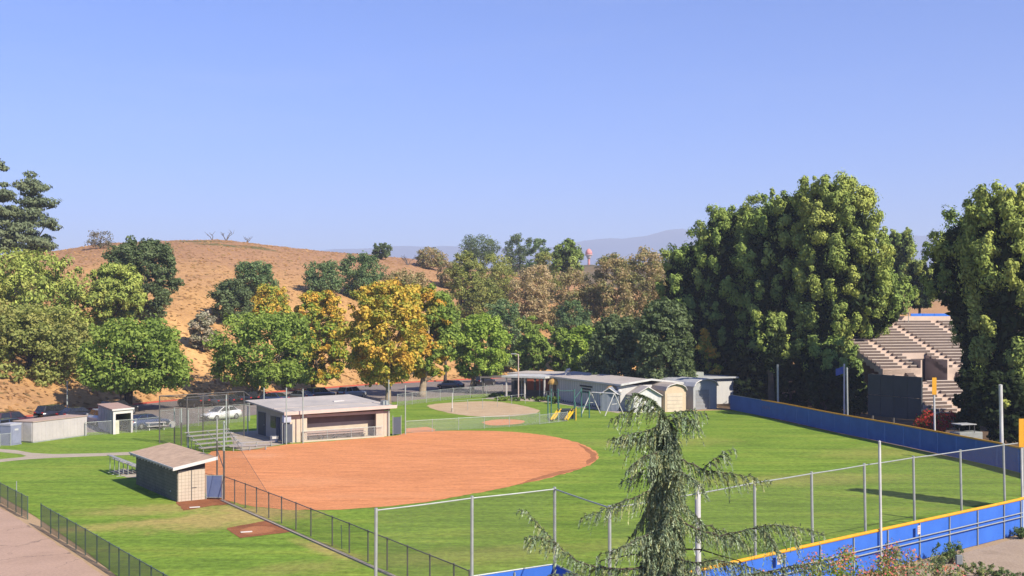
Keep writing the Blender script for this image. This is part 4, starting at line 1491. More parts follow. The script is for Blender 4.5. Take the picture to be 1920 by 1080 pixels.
def fence(label, posts, h, pr, pipe, wire, group=None, rail=True, bottom=False, cap=True, name='chain_link_fence', mid=None, kerb=None, lean=0.0):
    root = thing(name, label, 'fence', posts[0], group)
    pm = MB().tube([(0, 0, -0.05), (0, 0, h + 0.03)], pr, 8)
    pm.tube([(0, 0, h + 0.03), (0, 0, h + 0.07)], [pr * 1.25, pr * 0.5], 8)
    first = None
    for p in posts:
        if first is None:
            first = pm.build('post', pipe, None)
            first.parent = root
            first.location = p - posts[0]
        else:
            shared(first, 'post', root, p - posts[0])
    for i in range(len(posts) - 1):
        a, b = posts[i], posts[i + 1]
        if rail:
            MB().tube([(a.x, a.y, h), (b.x, b.y, h)], pr * 0.72, 6).build('top_rail', pipe, root)
        if bottom:
            MB().tube([(a.x, a.y, 0.08), (b.x, b.y, 0.08)], pr * 0.5, 6).build('bottom_rail', pipe, root)
        if mid:
            MB().tube([(a.x, a.y, mid), (b.x, b.y, mid)], pr * 0.5, 6).build('middle_rail', pipe, root)
        if wire:
            panel('wire_panel', a, b, 0.04, h, wire, root)
    return root


# first-base side: low dark fence from the gate to the right field foul corner
px_posts = [(420, 937), (440, 945), (460, 953), (481, 962), (504, 972), (528, 982), (555, 994), (583, 1006.5), (623, 1024), (655, 1038), (690, 1054), (726, 1070), (764, 1087), (806, 1106), (851, 1126), (880, 1140)]
fence('low dark chain link fence slanting from the near dugout gate past the infield', [gp(x, y) for x, y in px_posts], 1.45, 0.034, GALV_D, WIRE_D)
# mow kerb under it
a, b = gp(420, 939), gp(880, 1142)
d = b - a
structure(MB().box(((a.x + b.x) / 2 - .12, (a.y + b.y) / 2 - .12, 0.05), (d.length, 0.16, 0.09), math.atan2(d.y, d.x)).build('mow_kerb', MAT['concrete']))
# single leaning stake standing inside it
p = gp(641, 1030)
tag(MB().tube([(p.x, p.y, 0), (p.x - .03, p.y, 1.2)], 0.022, 6).build('stake', GREEN_PIPE), 'thin lone dark stake standing between two posts of the infield fence', 'stake')

# third-base side and playground fences
fence('low grey chain link fence from the far dugout to the play area', walk(gps((760, 813), (860, 806.5), (955, 801), (1012, 796)), 3.0), 1.2, 0.03, GALV, WIRE)
fence('short pale railing fence before the playground slides', walk(gps((1012, 796), (1064, 790)), 1.8), 1.0, 0.035, GALV, WIRE, mid=0.1)
fence('grey chain link fence between the grass and the car park right of the far dugout', walk(gps((745, 762), (850, 749), (942, 741)), 3.2), 1.5, 0.035, GALV, WIRE)
fence('grey chain link fence in front of the sedans left of the batting cage', walk(gps((160, 818), (255, 811), (300, 806)), 2.6), 1.3, 0.035, GALV, WIRE)
fence('taller grey chain link fence before the white car', walk(gps((300, 806), (372, 799), (430, 794), (468, 790)), 2.6), 1.9, 0.035, GALV, WIRE)
fence('short low fence beside the portable toilet at the left edge', walk(gps((-60, 842), (0, 838), (20, 836)), 2.0), 1.1, 0.04, GALV, WIRE)
fence('small grey fence beside the metal garage door', walk(gps((1285, 768), (1330, 767)), 3.0), 1.7, 0.04, GALV, WIRE)
fence('light chain link fence at the back edge of the play sand', walk(gps((848, 772), (905, 767), (985, 757)), 3.2), 1.25, 0.028, GALV, None)

# bottom left: two runs of green fence with a gap
fence('green chain link fence at the left edge above the asphalt, ending at the gap', walk(gps((-60, 904), (0, 944), (30, 961), (52, 974)), 1.7), 1.25, 0.03, GREEN_PIPE, WIRE_G, 'green fences along the asphalt')
fence('long green chain link fence running to the bottom edge beside the asphalt', walk(gps((77, 989), (95, 1001), (160, 1041), (205, 1070), (262, 1107), (330, 1150)), 1.6), 1.25, 0.03, GREEN_PIPE, WIRE_G, 'green fences along the asphalt')

# ------------------------------------------------------------------ blue outfield walls
BLUE = plain('blue_screen', (0.045, 0.165, 0.62), (0.035, 0.13, 0.52), 0.7, 0.75, bmp=0.3, bscale=3)
BLUE_D = plain('blue_screen_far', (0.05, 0.15, 0.46), (0.04, 0.12, 0.37), 0.9, 0.75, bmp=0.3, bscale=3)
YELLOW = plain('yellow_cap', (0.80, 0.40, 0.02), (0.7, 0.33, 0.02), 2.0, 0.5)
WHITE_POLE = plain('white_pole', (0.66, 0.66, 0.63), (0.5, 0.49, 0.46), 1.5, 0.5)
FH = 1.83


def blue_wall(label, pts, step, mat, cap_from=0, group=None, posts=True, pipe=GALV, back=None):
    """wind-screen panels on a fence frame, padded yellow cap"""
    ps = walk(pts, step)
    root = thing('outfield_wall', label, 'wall', ps[0], group)
    for i in range(len(ps) - 1):
        a, b = ps[i], ps[i + 1]
        d = b - a
        c = (a + b) / 2
        rz = math.atan2(d.y, d.x)
        MB().box((c.x, c.y, FH / 2), (d.length - 0.03, 0.03, FH - 0.06), rz).build('screen_panel', mat, root)
        if i >= cap_from:
            MB().tube([(a.x, a.y, FH), (b.x, b.y, FH)], 0.075, 8).build('cap', YELLOW, root)
        else:
            MB().tube([(a.x, a.y, FH), (b.x, b.y, FH)], 0.03, 6).build('top_rail', pipe, root)
    n = Vector((0, 0, 0))
    for i, p in enumerate(ps):
        j = min(i, len(ps) - 2)
        d = (ps[j + 1] - ps[j]).normalized()
        o = Vector((d.y, -d.x, 0)) * (back if back is not None else 0.06)
        MB().tube([(p.x + o.x, p.y + o.y, 0), (p.x + o.x, p.y + o.y, FH - 0.08)], 0.032, 6).build('post', pipe, root)
    return root, ps


far_pts = [Vector((26.4, 132.3, 0)), Vector((29.6, 118.5, 0)), Vector((31.6, 107, 0)), Vector((34.2, 95.5, 0)), Vector((36.6, 82.5, 0)), Vector((37.4, 73.5, 0)), Vector((33.6, 63.6, 0)), Vector((26.6, 57.3, 0))]
fw, fps = blue_wall('long dark blue outfield wall with thin yellow cap under the pines', far_pts, 2.7, BLUE_D, cap_from=3, back=-0.06)
# faint pale stencil on the far wall
mk = MB()
p0, p1 = far_pts[0], far_pts[1]
dv = (p1 - p0).normalized()
nv = Vector((dv.y, -dv.x, 0))
if nv.x > 0:
    nv = -nv
c0 = p0.lerp(p1, 0.62)
for k in range(5):
    q = c0 + dv * (k * 0.42) + nv * 0.022
    mk.box((q.x, q.y, 1.05 + 0.06 * (k % 2)), (0.26, 0.012, 0.3 + .08 * (k % 3)), math.atan2(dv.y, dv.x))
mk.build('stencil', plain('faint_print', (0.11, 0.14, 0.34)), fw)

near_pts = [Vector((3.4, 38.2, 0)), Vector((7.3, 41.6, 0)), Vector((14.9, 47.8, 0)), Vector((25.2, 56.1, 0)), Vector((26.6, 57.25, 0))]
nw, nps = blue_wall('bright blue near outfield wall with yellow cap at lower right', near_pts, 2.45, BLUE, back=0.06)
# service rails on the outside of the near wall
for z, off in ((1.15, .13), (0.95, .16)):
    for i in range(len(nps) - 1):
        a, b = nps[i], nps[i + 1]
        d = (b - a).normalized()
        o = Vector((d.y, -d.x, 0)) * off
        MB().tube([(a.x + o.x, a.y + o.y, z), (b.x + o.x, b.y + o.y, z)], 0.028, 6).build('rail', GALV, nw)
lw_pts = [Vector((-4.7, 37.8, 0)), Vector((-1.5, 40.4, 0)), Vector((1.65, 42.4, 0)), Vector((3.3, 38.6, 0))]
blue_wall('short blue wall at the bottom edge left of the cedar', lw_pts, 2.1, BLUE, cap_from=99, back=0.06)

# small white notices on the near wall
for (x, y, lb) in ((1450, 1047, 'small white notice hanging on the blue wall below the cedar tips'), (1714, 992, 'small white notice on the blue wall right of the tall white pole')):
    # nearest wall point at that column
    best = min((nps[i].lerp(nps[i + 1], q / 20) for i in range(len(nps) - 1) for q in range(21)), key=lambda w: abs(960 + w.x / w.y * F - x))
    d = (nps[-1] - nps[0]).normalized()
    o = Vector((d.y, -d.x, 0)) * 0.24
    rz = math.atan2(d.y, d.x)
    z = H - (y - HZ) / F * best.y
    t = thing('notice', lb, 'sign', (best.x + o.x, best.y + o.y, z - .2), 'notices on the blue wall')
    MB().box((best.x + o.x, best.y + o.y, z), (0.24, 0.02, 0.40), rz).build('board', plain('notice_white', (0.72, 0.62, 0.56)), t)
    o2 = o * 1.06
    for k, zz in enumerate((.12, .03, -.07)):
        MB().box((best.x + o2.x, best.y + o2.y, z + zz), (0.13 - .02 * k, 0.008, 0.05), rz).build('print_line', plain('notice_print', (0.6, 0.30, 0.25)), t)

# tall ball-stop fences above the near walls: slim posts, top rail, netting
def tall_fence(label, pts_px, T, pr, r0=0, net=NET, rails=True, group='tall ball stop fences'):
    ps = [gp(x, y, T) for x, y in pts_px]
    base = [Vector((p.x, p.y, 0)) for p in ps]
    root = thing('ball_stop_fence', label, 'fence', base[0], group)
    for p, (x, y) in zip(base, pts_px):
        lean = (x - 960) * 2.2e-5 * T
        MB().tube([(p.x + lean, p.y, 0), (p.x - lean * .2, p.y, T + 0.08)], pr, 8).build('post', GALV, root)
    for i in range(len(base) - 1):
        a, b = base[i], base[i + 1]
        if rails:
            n = 6
            MB().tube([Vector((a.x, a.y, T)).lerp(Vector((b.x, b.y, T)), k / n) - Vector((0, 0, 0.012 * math.sin(math.pi * k / n))) for k in range(n + 1)], pr * 0.45, 6).build('top_rail', GALV, root)
        if net:
            panel('net_panel', a, b, FH + .1, T, net, root)
    return root


tall_fence('tall ball stop fence with three posts at the bottom centre left of the cedar', [(705, 957), (885, 934), (1040, 917), (1143, 952)], 4.75, 0.06)
tall_fence('long tall ball stop fence above the bright blue wall', [(1143, 953), (1310, 925), (1415, 905), (1522, 888), (1621, 872), (1713, 858), (1801, 846), (1882, 834), (1918, 829)], 4.75, 0.06)


# tall poles: white foul and net poles, some with yellow tops
def pole(label, x, Y, top, r, mat, flag=False, group='tall poles along the outfield wall'):
    X = (x - 960) / F * Y
    zt = H - (top - HZ) / F * Y
    root = thing('tall_pole', label, 'pole', (X, Y, 0), group)
    lean = (x - 960) * 2.2e-5 * zt
    MB().tube([(X + lean, Y, -.1), (X, Y, zt)], [r, r], 10).build('shaft', mat, root)
    MB().tube([(X, Y, zt), (X, Y, zt + .05)], [r * 1.15, r * .4], 10).build('top_cap', mat, root)
    if flag:
        MB().box((X, Y - r * 1.2, zt - .55), (r * 4.5, 0.03, 1.5), 0).build('flag_board', YELLOW, root)
    return root


pole('tall white pole with a bare top above the bright blue wall', 1649, 48.9, 828, 0.06, WHITE_POLE)
pole('white square post half hidden behind the cedar', 1308, 41.0, 908, 0.11, WHITE_POLE)
pole('yellow topped foul pole at the right picture edge', 1914, 57.6, 792, 0.06, WHITE_POLE, True)
pole('yellow topped white pole before the stadium seats', 1751, 96.0, 712, 0.085, WHITE_POLE, True)
pole('thick white pole behind the wall under the right hand pines', 1876, 84.0, 722, 0.14, WHITE_POLE)
pole('thin grey pole at the left end of the yellow wall cap', 1458, 123.5, 684, 0.11, GALV)
pole('thin pale pole between the pine trunks and the black board', 1588, 112.5, 690, 0.09, GALV)

# ------------------------------------------------------------------ backstop netting posts and the batting cage
bs_px = [(420, 937, 4.9), (407, 893, 4.1), (353, 845, 3.45), (340, 836, 3.3), (327, 832, 3.2)]
t = thing('backstop_net', 'dark netted backstop posts rising beside the near dugout', 'backstop', gp(420, 937))
bsp = []
for i, (x, y, hh) in enumerate(bs_px):
    p = gp(x, y)
    bsp.append((p, hh))
    MB().tube([(p.x, p.y, 0), (p.x, p.y, hh * .62)], 0.06, 8).build('post', GALV_D if i != 2 else PALE_PIPE, t)
    MB().tube([(p.x, p.y, hh * .62), (p.x, p.y, hh)], 0.058, 8).build('upper_post', PALE_PIPE if i != 1 else GALV, t)
for i in range(len(bsp) - 1):
    (a, ha), (b, hb2) = bsp[i], bsp[i + 1]
    panel('net_panel', a, b, 0.05, ha, NET, t, None, hb2)
MB().tube([(bsp[0][0].x, bsp[0][0].y, 1.9), (bsp[1][0].x, bsp[1][0].y, 1.9)], 0.03, 6).build('brace', GALV_D, t)
# wing net sloping down to the infield fence
pe = gp(500, 971)
m = MB()
a = bsp[0][0]
m.add([(a.x, a.y, 1.5), (pe.x, pe.y, 1.5), (a.x, a.y, 4.8)], [(0, 1, 2)])
L = (pe - a).length
m.uv = [(0, 0), (L, 0), (0, 3.3)]
m.build('wing_net', NET, t)
MB().tube([(a.x, a.y, 4.8), (pe.x, pe.y, 1.5)], 0.012, 5).build('wing_cable', GALV_D, t)
lamp = gp(327, 832)
tag(MB().tube([(lamp.x - .12, lamp.y - .1, 1.75), (lamp.x - .12, lamp.y - .17, 1.75)], [0.3, 0.3], 16).build('round_sign', plain('sign_white', (0.7, 0.66, 0.6))),
    'round pale disc fixed to the left backstop post', 'sign')

cg = thing('batting_cage', 'tall batting cage of dark pipes and netting behind the backstop', 'cage', gp(297, 833))
A, B, C_, D_ = Vector((-31.4, 97.4, 0)), Vector((-28.5, 95.9, 0)), Vector((-25.3, 103.2, 0)), Vector((-25.9, 99.1, 0))
CT = 4.25
for p in (A, A.lerp(C_, .5), C_, B, D_, A.lerp(C_, .8)):
    MB().tube([(p.x, p.y, 0), (p.x, p.y, CT)], 0.055, 8).build('post', GALV_D if p is not D_ else PALE_PIPE, cg)
for p, q in ((A, C_), (A, B), (B, D_)):
    MB().tube([(p.x, p.y, CT), (q.x, q.y, CT)], 0.045, 6).build('top_rail', GALV_D, cg)
    panel('net_panel', p, q, 0.05, CT, NET, cg)
q = C_ + Vector((.6, -.4, 0))
MB().tube([(C_.x, C_.y, CT), (q.x, q.y, CT - .35)], 0.045, 6).build('top_rail', GALV_D, cg)

# tall protective poles at the far dugout
ft = thing('dugout_net', 'tall pale green net poles standing along the far dugout front', 'net', gp(537, 834))
tp = [(495, 806, 727), (537, 834, 727), (568, 832, 729), (729, 818.5, 712), (760, 815, 722)]
prev = None
for (x, y, tpx) in tp:
    p = gp(x, y)
    zt = H - (tpx - HZ) / F * p.y
    MB().tube([(p.x, p.y, 0), (p.x, p.y, zt)], 0.055, 8).build('pole', PALE_PIPE, ft)
    prev = (p, zt)
p = gp(352, 845)

# ------------------------------------------------------------------ near dugout
BLOCK = None
def block_mat(name, c, c2, bw=0.4, bh=0.2, amt=0.12):
    m, nt, out = nodes_of(name)
    p = nt.nodes.new('ShaderNodeBsdfPrincipled')
    p.inputs['Roughness'].default_value = 0.9
    p.inputs['Specular IOR Level'].default_value = 0.15
    uv = nt.nodes.new('ShaderNodeUVMap')
    br = nt.nodes.new('ShaderNodeTexBrick')
    br.inputs['Scale'].default_value = 1.0
    br.inputs['Brick Width'].default_value = bw
    br.inputs['Row Height'].default_value = bh
    br.inputs['Mortar Size'].default_value = 0.012
    br.inputs['Color1'].default_value = (*c, 1)
    br.inputs['Color2'].default_value = (*c2, 1)
    br.inputs['Mortar'].default_value = (*(x * 0.66 for x in c2), 1)
    nt.links.new(uv.outputs['UV'], br.inputs['Vector'])
    n = noise(nt, 1.2, 4, 0.6, pos_vec(nt))
    r = ramp(nt, [(0.3, 0.82 * ALB), (0.7, 1.1 * ALB)])
    nt.links.new(n.outputs['Fac'], r.inputs['Fac'])
    nt.links.new(mixc(nt, 1.0, br.outputs['Color'], r.outputs['Color'], 'MULTIPLY'), p.inputs['Base Color'])
    inv = nt.nodes.new('ShaderNodeMath'); inv.operation = 'SUBTRACT'; inv.inputs[0].default_value = 1.0
    nt.links.new(br.outputs['Fac'], inv.inputs[1])
    nt.links.new(bump(nt, inv.outputs[0], 0.6, 0.012), p.inputs['Normal'])
    nt.links.new(p.outputs[0], out.inputs['Surface'])
    MAT[name] = m
    return m


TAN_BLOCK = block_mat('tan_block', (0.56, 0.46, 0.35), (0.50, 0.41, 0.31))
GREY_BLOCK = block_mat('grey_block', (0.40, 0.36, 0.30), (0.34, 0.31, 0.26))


def uv_wall(name, o, ux, L, z0, z1, th, mat, root):
    """wall slab from o along ux, thickness th to the left of ux, metre UVs on its long faces"""
    n = Vector((-ux.y, ux.x, 0))
    a = o; b = o + ux * L; c = b + n * th; d = a + n * th
    m = MB()
    m.hexa([(a.x, a.y, z0), (b.x, b.y, z0), (c.x, c.y, z0), (d.x, d.y, z0), (a.x, a.y, z1), (b.x, b.y, z1), (c.x, c.y, z1), (d.x, d.y, z1)])
    h = z1 - z0
    flat = [(0, 0)] * 8
    m.uv = [(0, 0), (th, 0), (th, L), (0, L), (0, 0), (L, 0), (L, th), (0, th),
            (0, z0), (L, z0), (L, z1), (0, z1), (0, z0), (th, z0), (th, z1), (0, z1), (0, z0), (L, z0), (L, z1), (0, z1), (0, z0), (th, z0), (th, z1), (0, z1)]
    return m.build(name, mat, root)


V = Vector
AX = V((-0.573, 0.8195, 0))     # away from the camera along the near dugout
PX = V((0.8195, 0.573, 0))      # towards the field
A0 = gp(332, 942)
DL, DW = 8.6, 1.75
nd = thing('near_dugout', 'tan block dugout with sloping gravel roof and dark shaded side at left', 'dugout', A0)
hL, hR = 2.08, 2.38             # wall heights outer and field side
SHADED_BLOCK = block_mat('shaded_block', (0.20, 0.19, 0.15), (0.17, 0.165, 0.13))  # shade of the outer side put into its block colour
uv_wall('outer_wall', A0, AX, DL, 0, hL, -0.2, SHADED_BLOCK, nd)
uv_wall('end_wall', A0 + AX * .001, PX, DW, 0, 1.92, 0.2, TAN_BLOCK, nd)
e = A0 + AX * (DL - .2)
uv_wall('end_wall', e, PX, DW, 0, 2.0, 0.2, TAN_BLOCK, nd)
# dark board above the lit end wall
x0 = A0 - AX * .006
m = MB(); q = x0 + PX * DW
i0 = x0 + AX * .12; i1 = q + AX * .12
m.hexa([(x0.x, x0.y, 1.93), (q.x, q.y, 1.93), (i1.x, i1.y, 1.93), (i0.x, i0.y, 1.93), (x0.x, x0.y, hL), (q.x, q.y, hR), (i1.x, i1.y, hR), (i0.x, i0.y, hL)])
m.build('gable_board', plain('dark_board', (0.07, 0.055, 0.05)), nd)
# double doors in the end wall
for k, (s, w) in enumerate(((0.06, .80), (.89, .78))):
    a = A0 + PX * s - AX * .03
    c = a + PX * (w / 2)
    rz = math.atan2(PX.y, PX.x)
    dr = MB().box((c.x, c.y, 0.97), (w, .05, 1.86), rz).build('door', plain('tan_door', (0.60, 0.50, 0.38), (0.52, 0.43, 0.33)), nd)
    for xx in (-.2, .02, .24):
        cc = c - AX * .029 + PX * xx
        MB().box((cc.x, cc.y, .97), (.012, .006, 1.8), rz).build('groove', plain('groove', (.32, .26, .2)), dr)
    for zz in (.2, .4, .6, .8, 1.0, 1.2, 1.4, 1.6):
        cc = c - AX * .028
        MB().box((cc.x, cc.y, zz), (w - .06, .008, .012), rz).build('groove', plain('groove', (.32, .26, .2)), dr)
c = A0 + PX * .875 - AX * .05
MB().box((c.x, c.y, .98), (.05, .05, 1.86), rz).build('door_post', GALV_D, nd)
c = A0 + PX * 1.02 - AX * .07
MB().box((c.x, c.y, .82), (.34, .03, .04), rz).build('latch', GALV_D, nd)
# field side: dwarf wall and posts, bench inside
o = A0 + PX * DW + AX * .2
uv_wall('dwarf_wall', o, AX, DL - .4, 0, .75, .15, TAN_BLOCK, nd)
for k in range(4):
    c = A0 + PX * (DW - .08) + AX * (.4 + k * (DL - .8) / 3)
    MB().box((c.x, c.y, 1.17), (.12, .12, 2.34), rz).build('roof_post', GALV_D, nd)
c = A0 + PX * .6 + AX * (DL / 2)
MB().box((c.x, c.y, .45), (DL - .8, .35, .06), rz + math.pi / 2).build('bench', plain('bench_wood', (.3, .2, .13)), nd)
# roof: sloping slab with white fascia and rafter tails
s0, s1 = -0.36, DW + .62
f0, f1 = -0.42, DL + .35
def rp(s, f, dz):
    p = A0 + PX * s + AX * f
    z = hL + .07 + (hR - hL) * (s / DW) + dz
    return (p.x, p.y, z)
roof = MB().hexa([rp(s0, f0, 0), rp(s1, f0, 0), rp(s1, f1, 0), rp(s0, f1, 0), rp(s0, f0, .1), rp(s1, f0, .1), rp(s1, f1, .1), rp(s0, f1, .1)]).build(
    'roof', plain('roof_gravel', (0.58, 0.41, 0.28), (0.40, 0.28, 0.19), 2.2, .95, bmp=.6, bscale=8), nd)
FASC = plain('white_fascia', (0.72, 0.68, 0.64), (0.6, 0.56, 0.52), 1.5)
MB().hexa([rp(s0 - .03, f0 - .035, -.08), rp(s1 + .03, f0 - .035, -.08), rp(s1 + .03, f0 - .004, -.08), rp(s0 - .03, f0 - .004, -.08), rp(s0 - .03, f0 - .035, .12), rp(s1 + .03, f0 - .035, .12), rp(s1 + .03, f0 - .004, .12), rp(s0 - .03, f0 - .004, .12)]).build('fascia', FASC, nd)
MB().hexa([rp(s0 - .034, f0, .02), rp(s0 - .004, f0, .02), rp(s0 - .004, f1, .02), rp(s0 - .034, f1, .02), rp(s0 - .034, f0, .12), rp(s0 - .004, f0, .12), rp(s0 - .004, f1, .12), rp(s0 - .034, f1, .12)]).build('fascia', FASC, nd)
for k in range(15):
    f = f0 + .25 + k * (f1 - f0 - .5) / 14
    MB().hexa([rp(s0 + .01, f, -.13), rp(.2, f, -.13), rp(.2, f + .07, -.13), rp(s0 + .01, f + .07, -.13), rp(s0 + .01, f, -.004), rp(.2, f, -.004), rp(.2, f + .07, -.004), rp(s0 + .01, f + .07, -.004)]).build('rafter', FASC, nd)
c = A0 - PX * .02 + AX * 1.2
MB().box((c.x, c.y, .55), (.06, .05, .09), rz).build('tap', FASC, nd)
# blue gate panel beside it
ga, gb = A0 + PX * (DW + .06) , gp(417, 937)
gt = thing('field_gate', 'blue screened gate between the near dugout and the infield fence', 'gate', ga)
d = gb - ga
c = (ga + gb) / 2
gz = math.atan2(d.y, d.x)
MB().box((c.x, c.y, .82), (d.length - .1, .03, 1.3), gz).build('screen', plain('gate_blue', (0.12, 0.16, 0.30), (0.16, 0.2, 0.34)), gt)
for zz in (.14, 1.5):
    MB().tube([(ga.x, ga.y, zz), (gb.x, gb.y, zz)], .03, 6).build('rail', GALV, gt)
for p in (ga, gb):
    MB().tube([(p.x, p.y, 0), (p.x, p.y, 1.55)], .035, 6).build('post', GALV, gt)

# ------------------------------------------------------------------ far dugout
E0 = gp(541, 831)
UX = V((0.8320, 0.5548, 0))      # along its front to the right
UY = V((-0.5548, 0.8320, 0))     # back
fd = thing('far_dugout', 'wide dugout building with pale flat roof and bench behind the infield', 'dugout', E0)
TANW = plain('tan_wall', (0.62, 0.52, 0.40), (0.54, 0.45, 0.34), 1.0)
PINKW = plain('pink_fascia', (0.66, 0.52, 0.44), (0.58, 0.45, 0.38), 1.0)
FL_ = 10.2
FRZ = math.atan2(UX.y, UX.x)


def fb(name, s0, s1, t0, t1, z0, z1, mat, root=fd, dz=0.0):
    a = E0 + UX * s0 + UY * t0
    b = E0 + UX * s1 + UY * t0
    c = E0 + UX * s1 + UY * t1
    d = E0 + UX * s0 + UY * t1
    return MB().hexa([(p.x, p.y, z0) for p in (a, b, c, d)] + [(p.x, p.y, z1) for p in (a, b, c, d)]).build(name, mat, root)


fb('front_pillar', 0.15, 1.15, 0, .25, 0, 2.45, TANW)
fb('front_pillar', 1.18, 1.75, -.05, .2, 0, 2.2, TANW)
fb('front_pillar', 8.7, 9.5, 0, .25, 0, 2.45, TANW)
fb('front_pillar', 9.53, 10.15, .02, .3, 0, 2.4, TANW)
fb('header', 0.15, 10.15, -.03, .22, 2.455, 2.60, plain('shade_header', (.16, .12, .11)))  # soffit shadow put into the dark header colour
fb('lintel', 1.2, 8.7, .03, .2, 2.2, 2.44, TANW)
fb('front_curb', 1.2, 9.4, -.3, -.1, 0, .16, TANW)
fb('floor', 1.2, 8.7, 0.0, 1.24, 0, .08, MAT['concrete'])
fb('back_wall', .4, 9.9, 1.25, 1.45, 0, 1.5, plain('pale_wall', (.60, .51, .38), (.5, .42, .32)))
fb('back_wall_upper', .4, 9.9, 1.25, 1.45, 1.502, 2.7, plain('brown_shade_wall', (.20, .15, .13), (.25, .19, .16)))  # roof shade on the upper wall put into its brown colour
fb('inner_wall', .4, .6, .26, 1.24, 0, 2.65, plain('inner_grey', (.28, .23, .2)))
fb('inner_wall', 9.5, 9.7, .31, 1.24, 0, 2.65, plain('inner_grey', (.28, .23, .2)))
bn = fb('bench', 1.6, 8.0, .78, 1.1, .46, .55, plain('bench_pink', (.42, .30, .26), (.34, .24, .2)))
fb('bench_back', 1.6, 8.0, 1.13, 1.19, .62, .8, plain('bench_pink', (.42, .30, .26)), bn)
fb('bench', 1.9, 7.8, .38, .6, .3, .36, plain('bench_dark', (.2, .15, .13)))
for k in range(5):
    fb('bench_leg', 1.9 + k * 1.45, 1.98 + k * 1.45, .82, 1.06, .081, .459, GALV_D)
    fb('bench_leg', 2.1 + k * 1.38, 2.17 + k * 1.38, .42, .56, .081, .299, GALV_D)
for s in (1.25, 3.65, 6.05, 8.4):
    a = E0 + UX * s - UY * .2
    MB().tube([(a.x, a.y, .16), (a.x, a.y, 1.0)], .035, 6).build('rail_post', GALV, fd)
a, b = E0 + UX * 1.25 - UY * .2, E0 + UX * 9.3 - UY * .2
MB().tube([(a.x, a.y, 1.0), (b.x, b.y, 1.0)], .03, 6).build('front_rail', GALV, fd)
panel('front_wire', a, b, .17, 1.0, WIRE, fd)
# back rooms
fb('side_wall', .4, .6, 1.46, 9.0, 0, 2.8, plain('grey_wall', (.44, .40, .37), (.36, .33, .3)))
fb('rear_wall', .6, 9.5, 8.8, 9.0, 0, 2.9, plain('grey_wall', (.44, .40, .37)))
fb('side_wall', 9.5, 9.7, 1.46, 8.79, 0, 2.8, plain('grey_wall', (.44, .40, .37)))
dk = plain('dark_door', (.075, .08, .085), (.1, .1, .105))
d1 = fb('door', .33, .395, 6.6, 8.4, 0.02, 2.2, dk)
fb('handle', .28, .33, 6.75, 6.83, 1.0, 1.12, GALV, d1)
fb('window', .36, .395, 4.0, 5.3, .95, 2.05, plain('dark_glass', (.03, .035, .05), rough=.2))
fb('door', .34, .395, 2.95, 3.8, 0.02, 2.05, plain('blue_dark', (.06, .07, .12)))
# roof: thin pale slab with upstand and pink fascia
def frp(s, t, dz):
    p = E0 + UX * s + UY * t
    return (p.x, p.y, 2.68 + .045 * t + .012 * s + dz)
ROOFW = plain('pale_roof', (.56, .50, .44), (.40, .37, .34), .45, .9)
rf = MB().hexa([frp(-.55, -.5, 0), frp(10.45, -.5, 0), frp(10.45, 9.6, 0), frp(-.55, 9.6, 0), frp(-.55, -.5, .14), frp(10.45, -.5, .14), frp(10.45, 9.6, .14), frp(-.55, 9.6, .14)]).build('roof', ROOFW, fd)
MB().hexa([frp(-.62, -.59, -.1), frp(10.6, -.59, -.1), frp(10.6, -.51, -.1), frp(-.62, -.51, -.1), frp(-.62, -.59, .2), frp(10.6, -.59, .2), frp(10.6, -.51, .2), frp(-.62, -.51, .2)]).build('fascia', PINKW, fd)
MB().hexa([frp(-.5, 2.2, .145), frp(10.4, 2.2, .145), frp(10.4, 2.32, .145), frp(-.5, 2.32, .145), frp(-.5, 2.2, .2), frp(10.4, 2.2, .2), frp(10.4, 2.32, .2), frp(-.5, 2.32, .2)]).build('roof_batten', plain('batten', (.5, .44, .4)), rf)
MB().hexa([frp(6.5, 4.6, .145), frp(7.6, 4.6, .145), frp(7.6, 4.9, .145), frp(6.5, 4.9, .145), frp(6.5, 4.6, .22), frp(7.6, 4.6, .22), frp(7.6, 4.9, .22), frp(6.5, 4.9, .22)]).build('roof_patch', FASC, rf)
MB().hexa([frp(9.6, .3, .145), frp(10.2, .3, .145), frp(10.2, .9, .145), frp(9.6, .9, .145), frp(9.6, .3, .5), frp(10.2, .3, .5), frp(10.2, .9, .5), frp(9.6, .9, .5)]).build('roof_vent', GALV, rf)
# side canopy post, loud-speaker box, screens
for s, tt in ((-.4, 9.2), (-.35, .2)):
    a = E0 + UX * s + UY * tt
    MB().tube([(a.x, a.y, 0), (a.x, a.y, 2.7)], .06, 6).build('roof_post', FASC, fd)
sp = thing('loudspeaker', 'white loudspeaker box under the left corner of the far dugout roof', 'speaker', E0 - UX * .4)
fb('cabinet', -.55, .1, -.35, .1, 1.9, 2.5, plain('bluish_white', (.62, .66, .76), (.55, .6, .7)), sp)
fb('grille', -.5, .05, -.37, -.352, 1.95, 2.4, plain('grille_grey', (.5, .52, .6)), sp)
for (s, w, t0, lb) in ((-.75, .85, -.55, 'dark screened gate at the left end of the far dugout'), (10.6, .8, .2, 'dark screened gate at the right end of the far dugout')):
    gt = thing('dugout_gate', lb, 'gate', E0 + UX * s)
    fb('screen', s, s + w, t0, t0 + .04, .12, 1.75, plain('dark_screen', (.07, .085, .11), (.09, .1, .13)), gt)
    for q in (s - .06, s + w + .02):
        fb('gate_post', q, q + .05, t0 - .01, t0 + .05, 0, 1.9, GALV, gt)
bx = thing('cooler_box', 'small white box on the ground at the left dugout gate', 'box', gp(514, 829))
p = gp(514, 829)
MB().box((p.x, p.y, .25), (.6, .4, .5), FRZ).build('body', FASC, bx, bevel=.03)
MB().box((p.x, p.y, .53), (.64, .44, .06), FRZ).build('lid', WHITE_POLE, bx, bevel=.02)


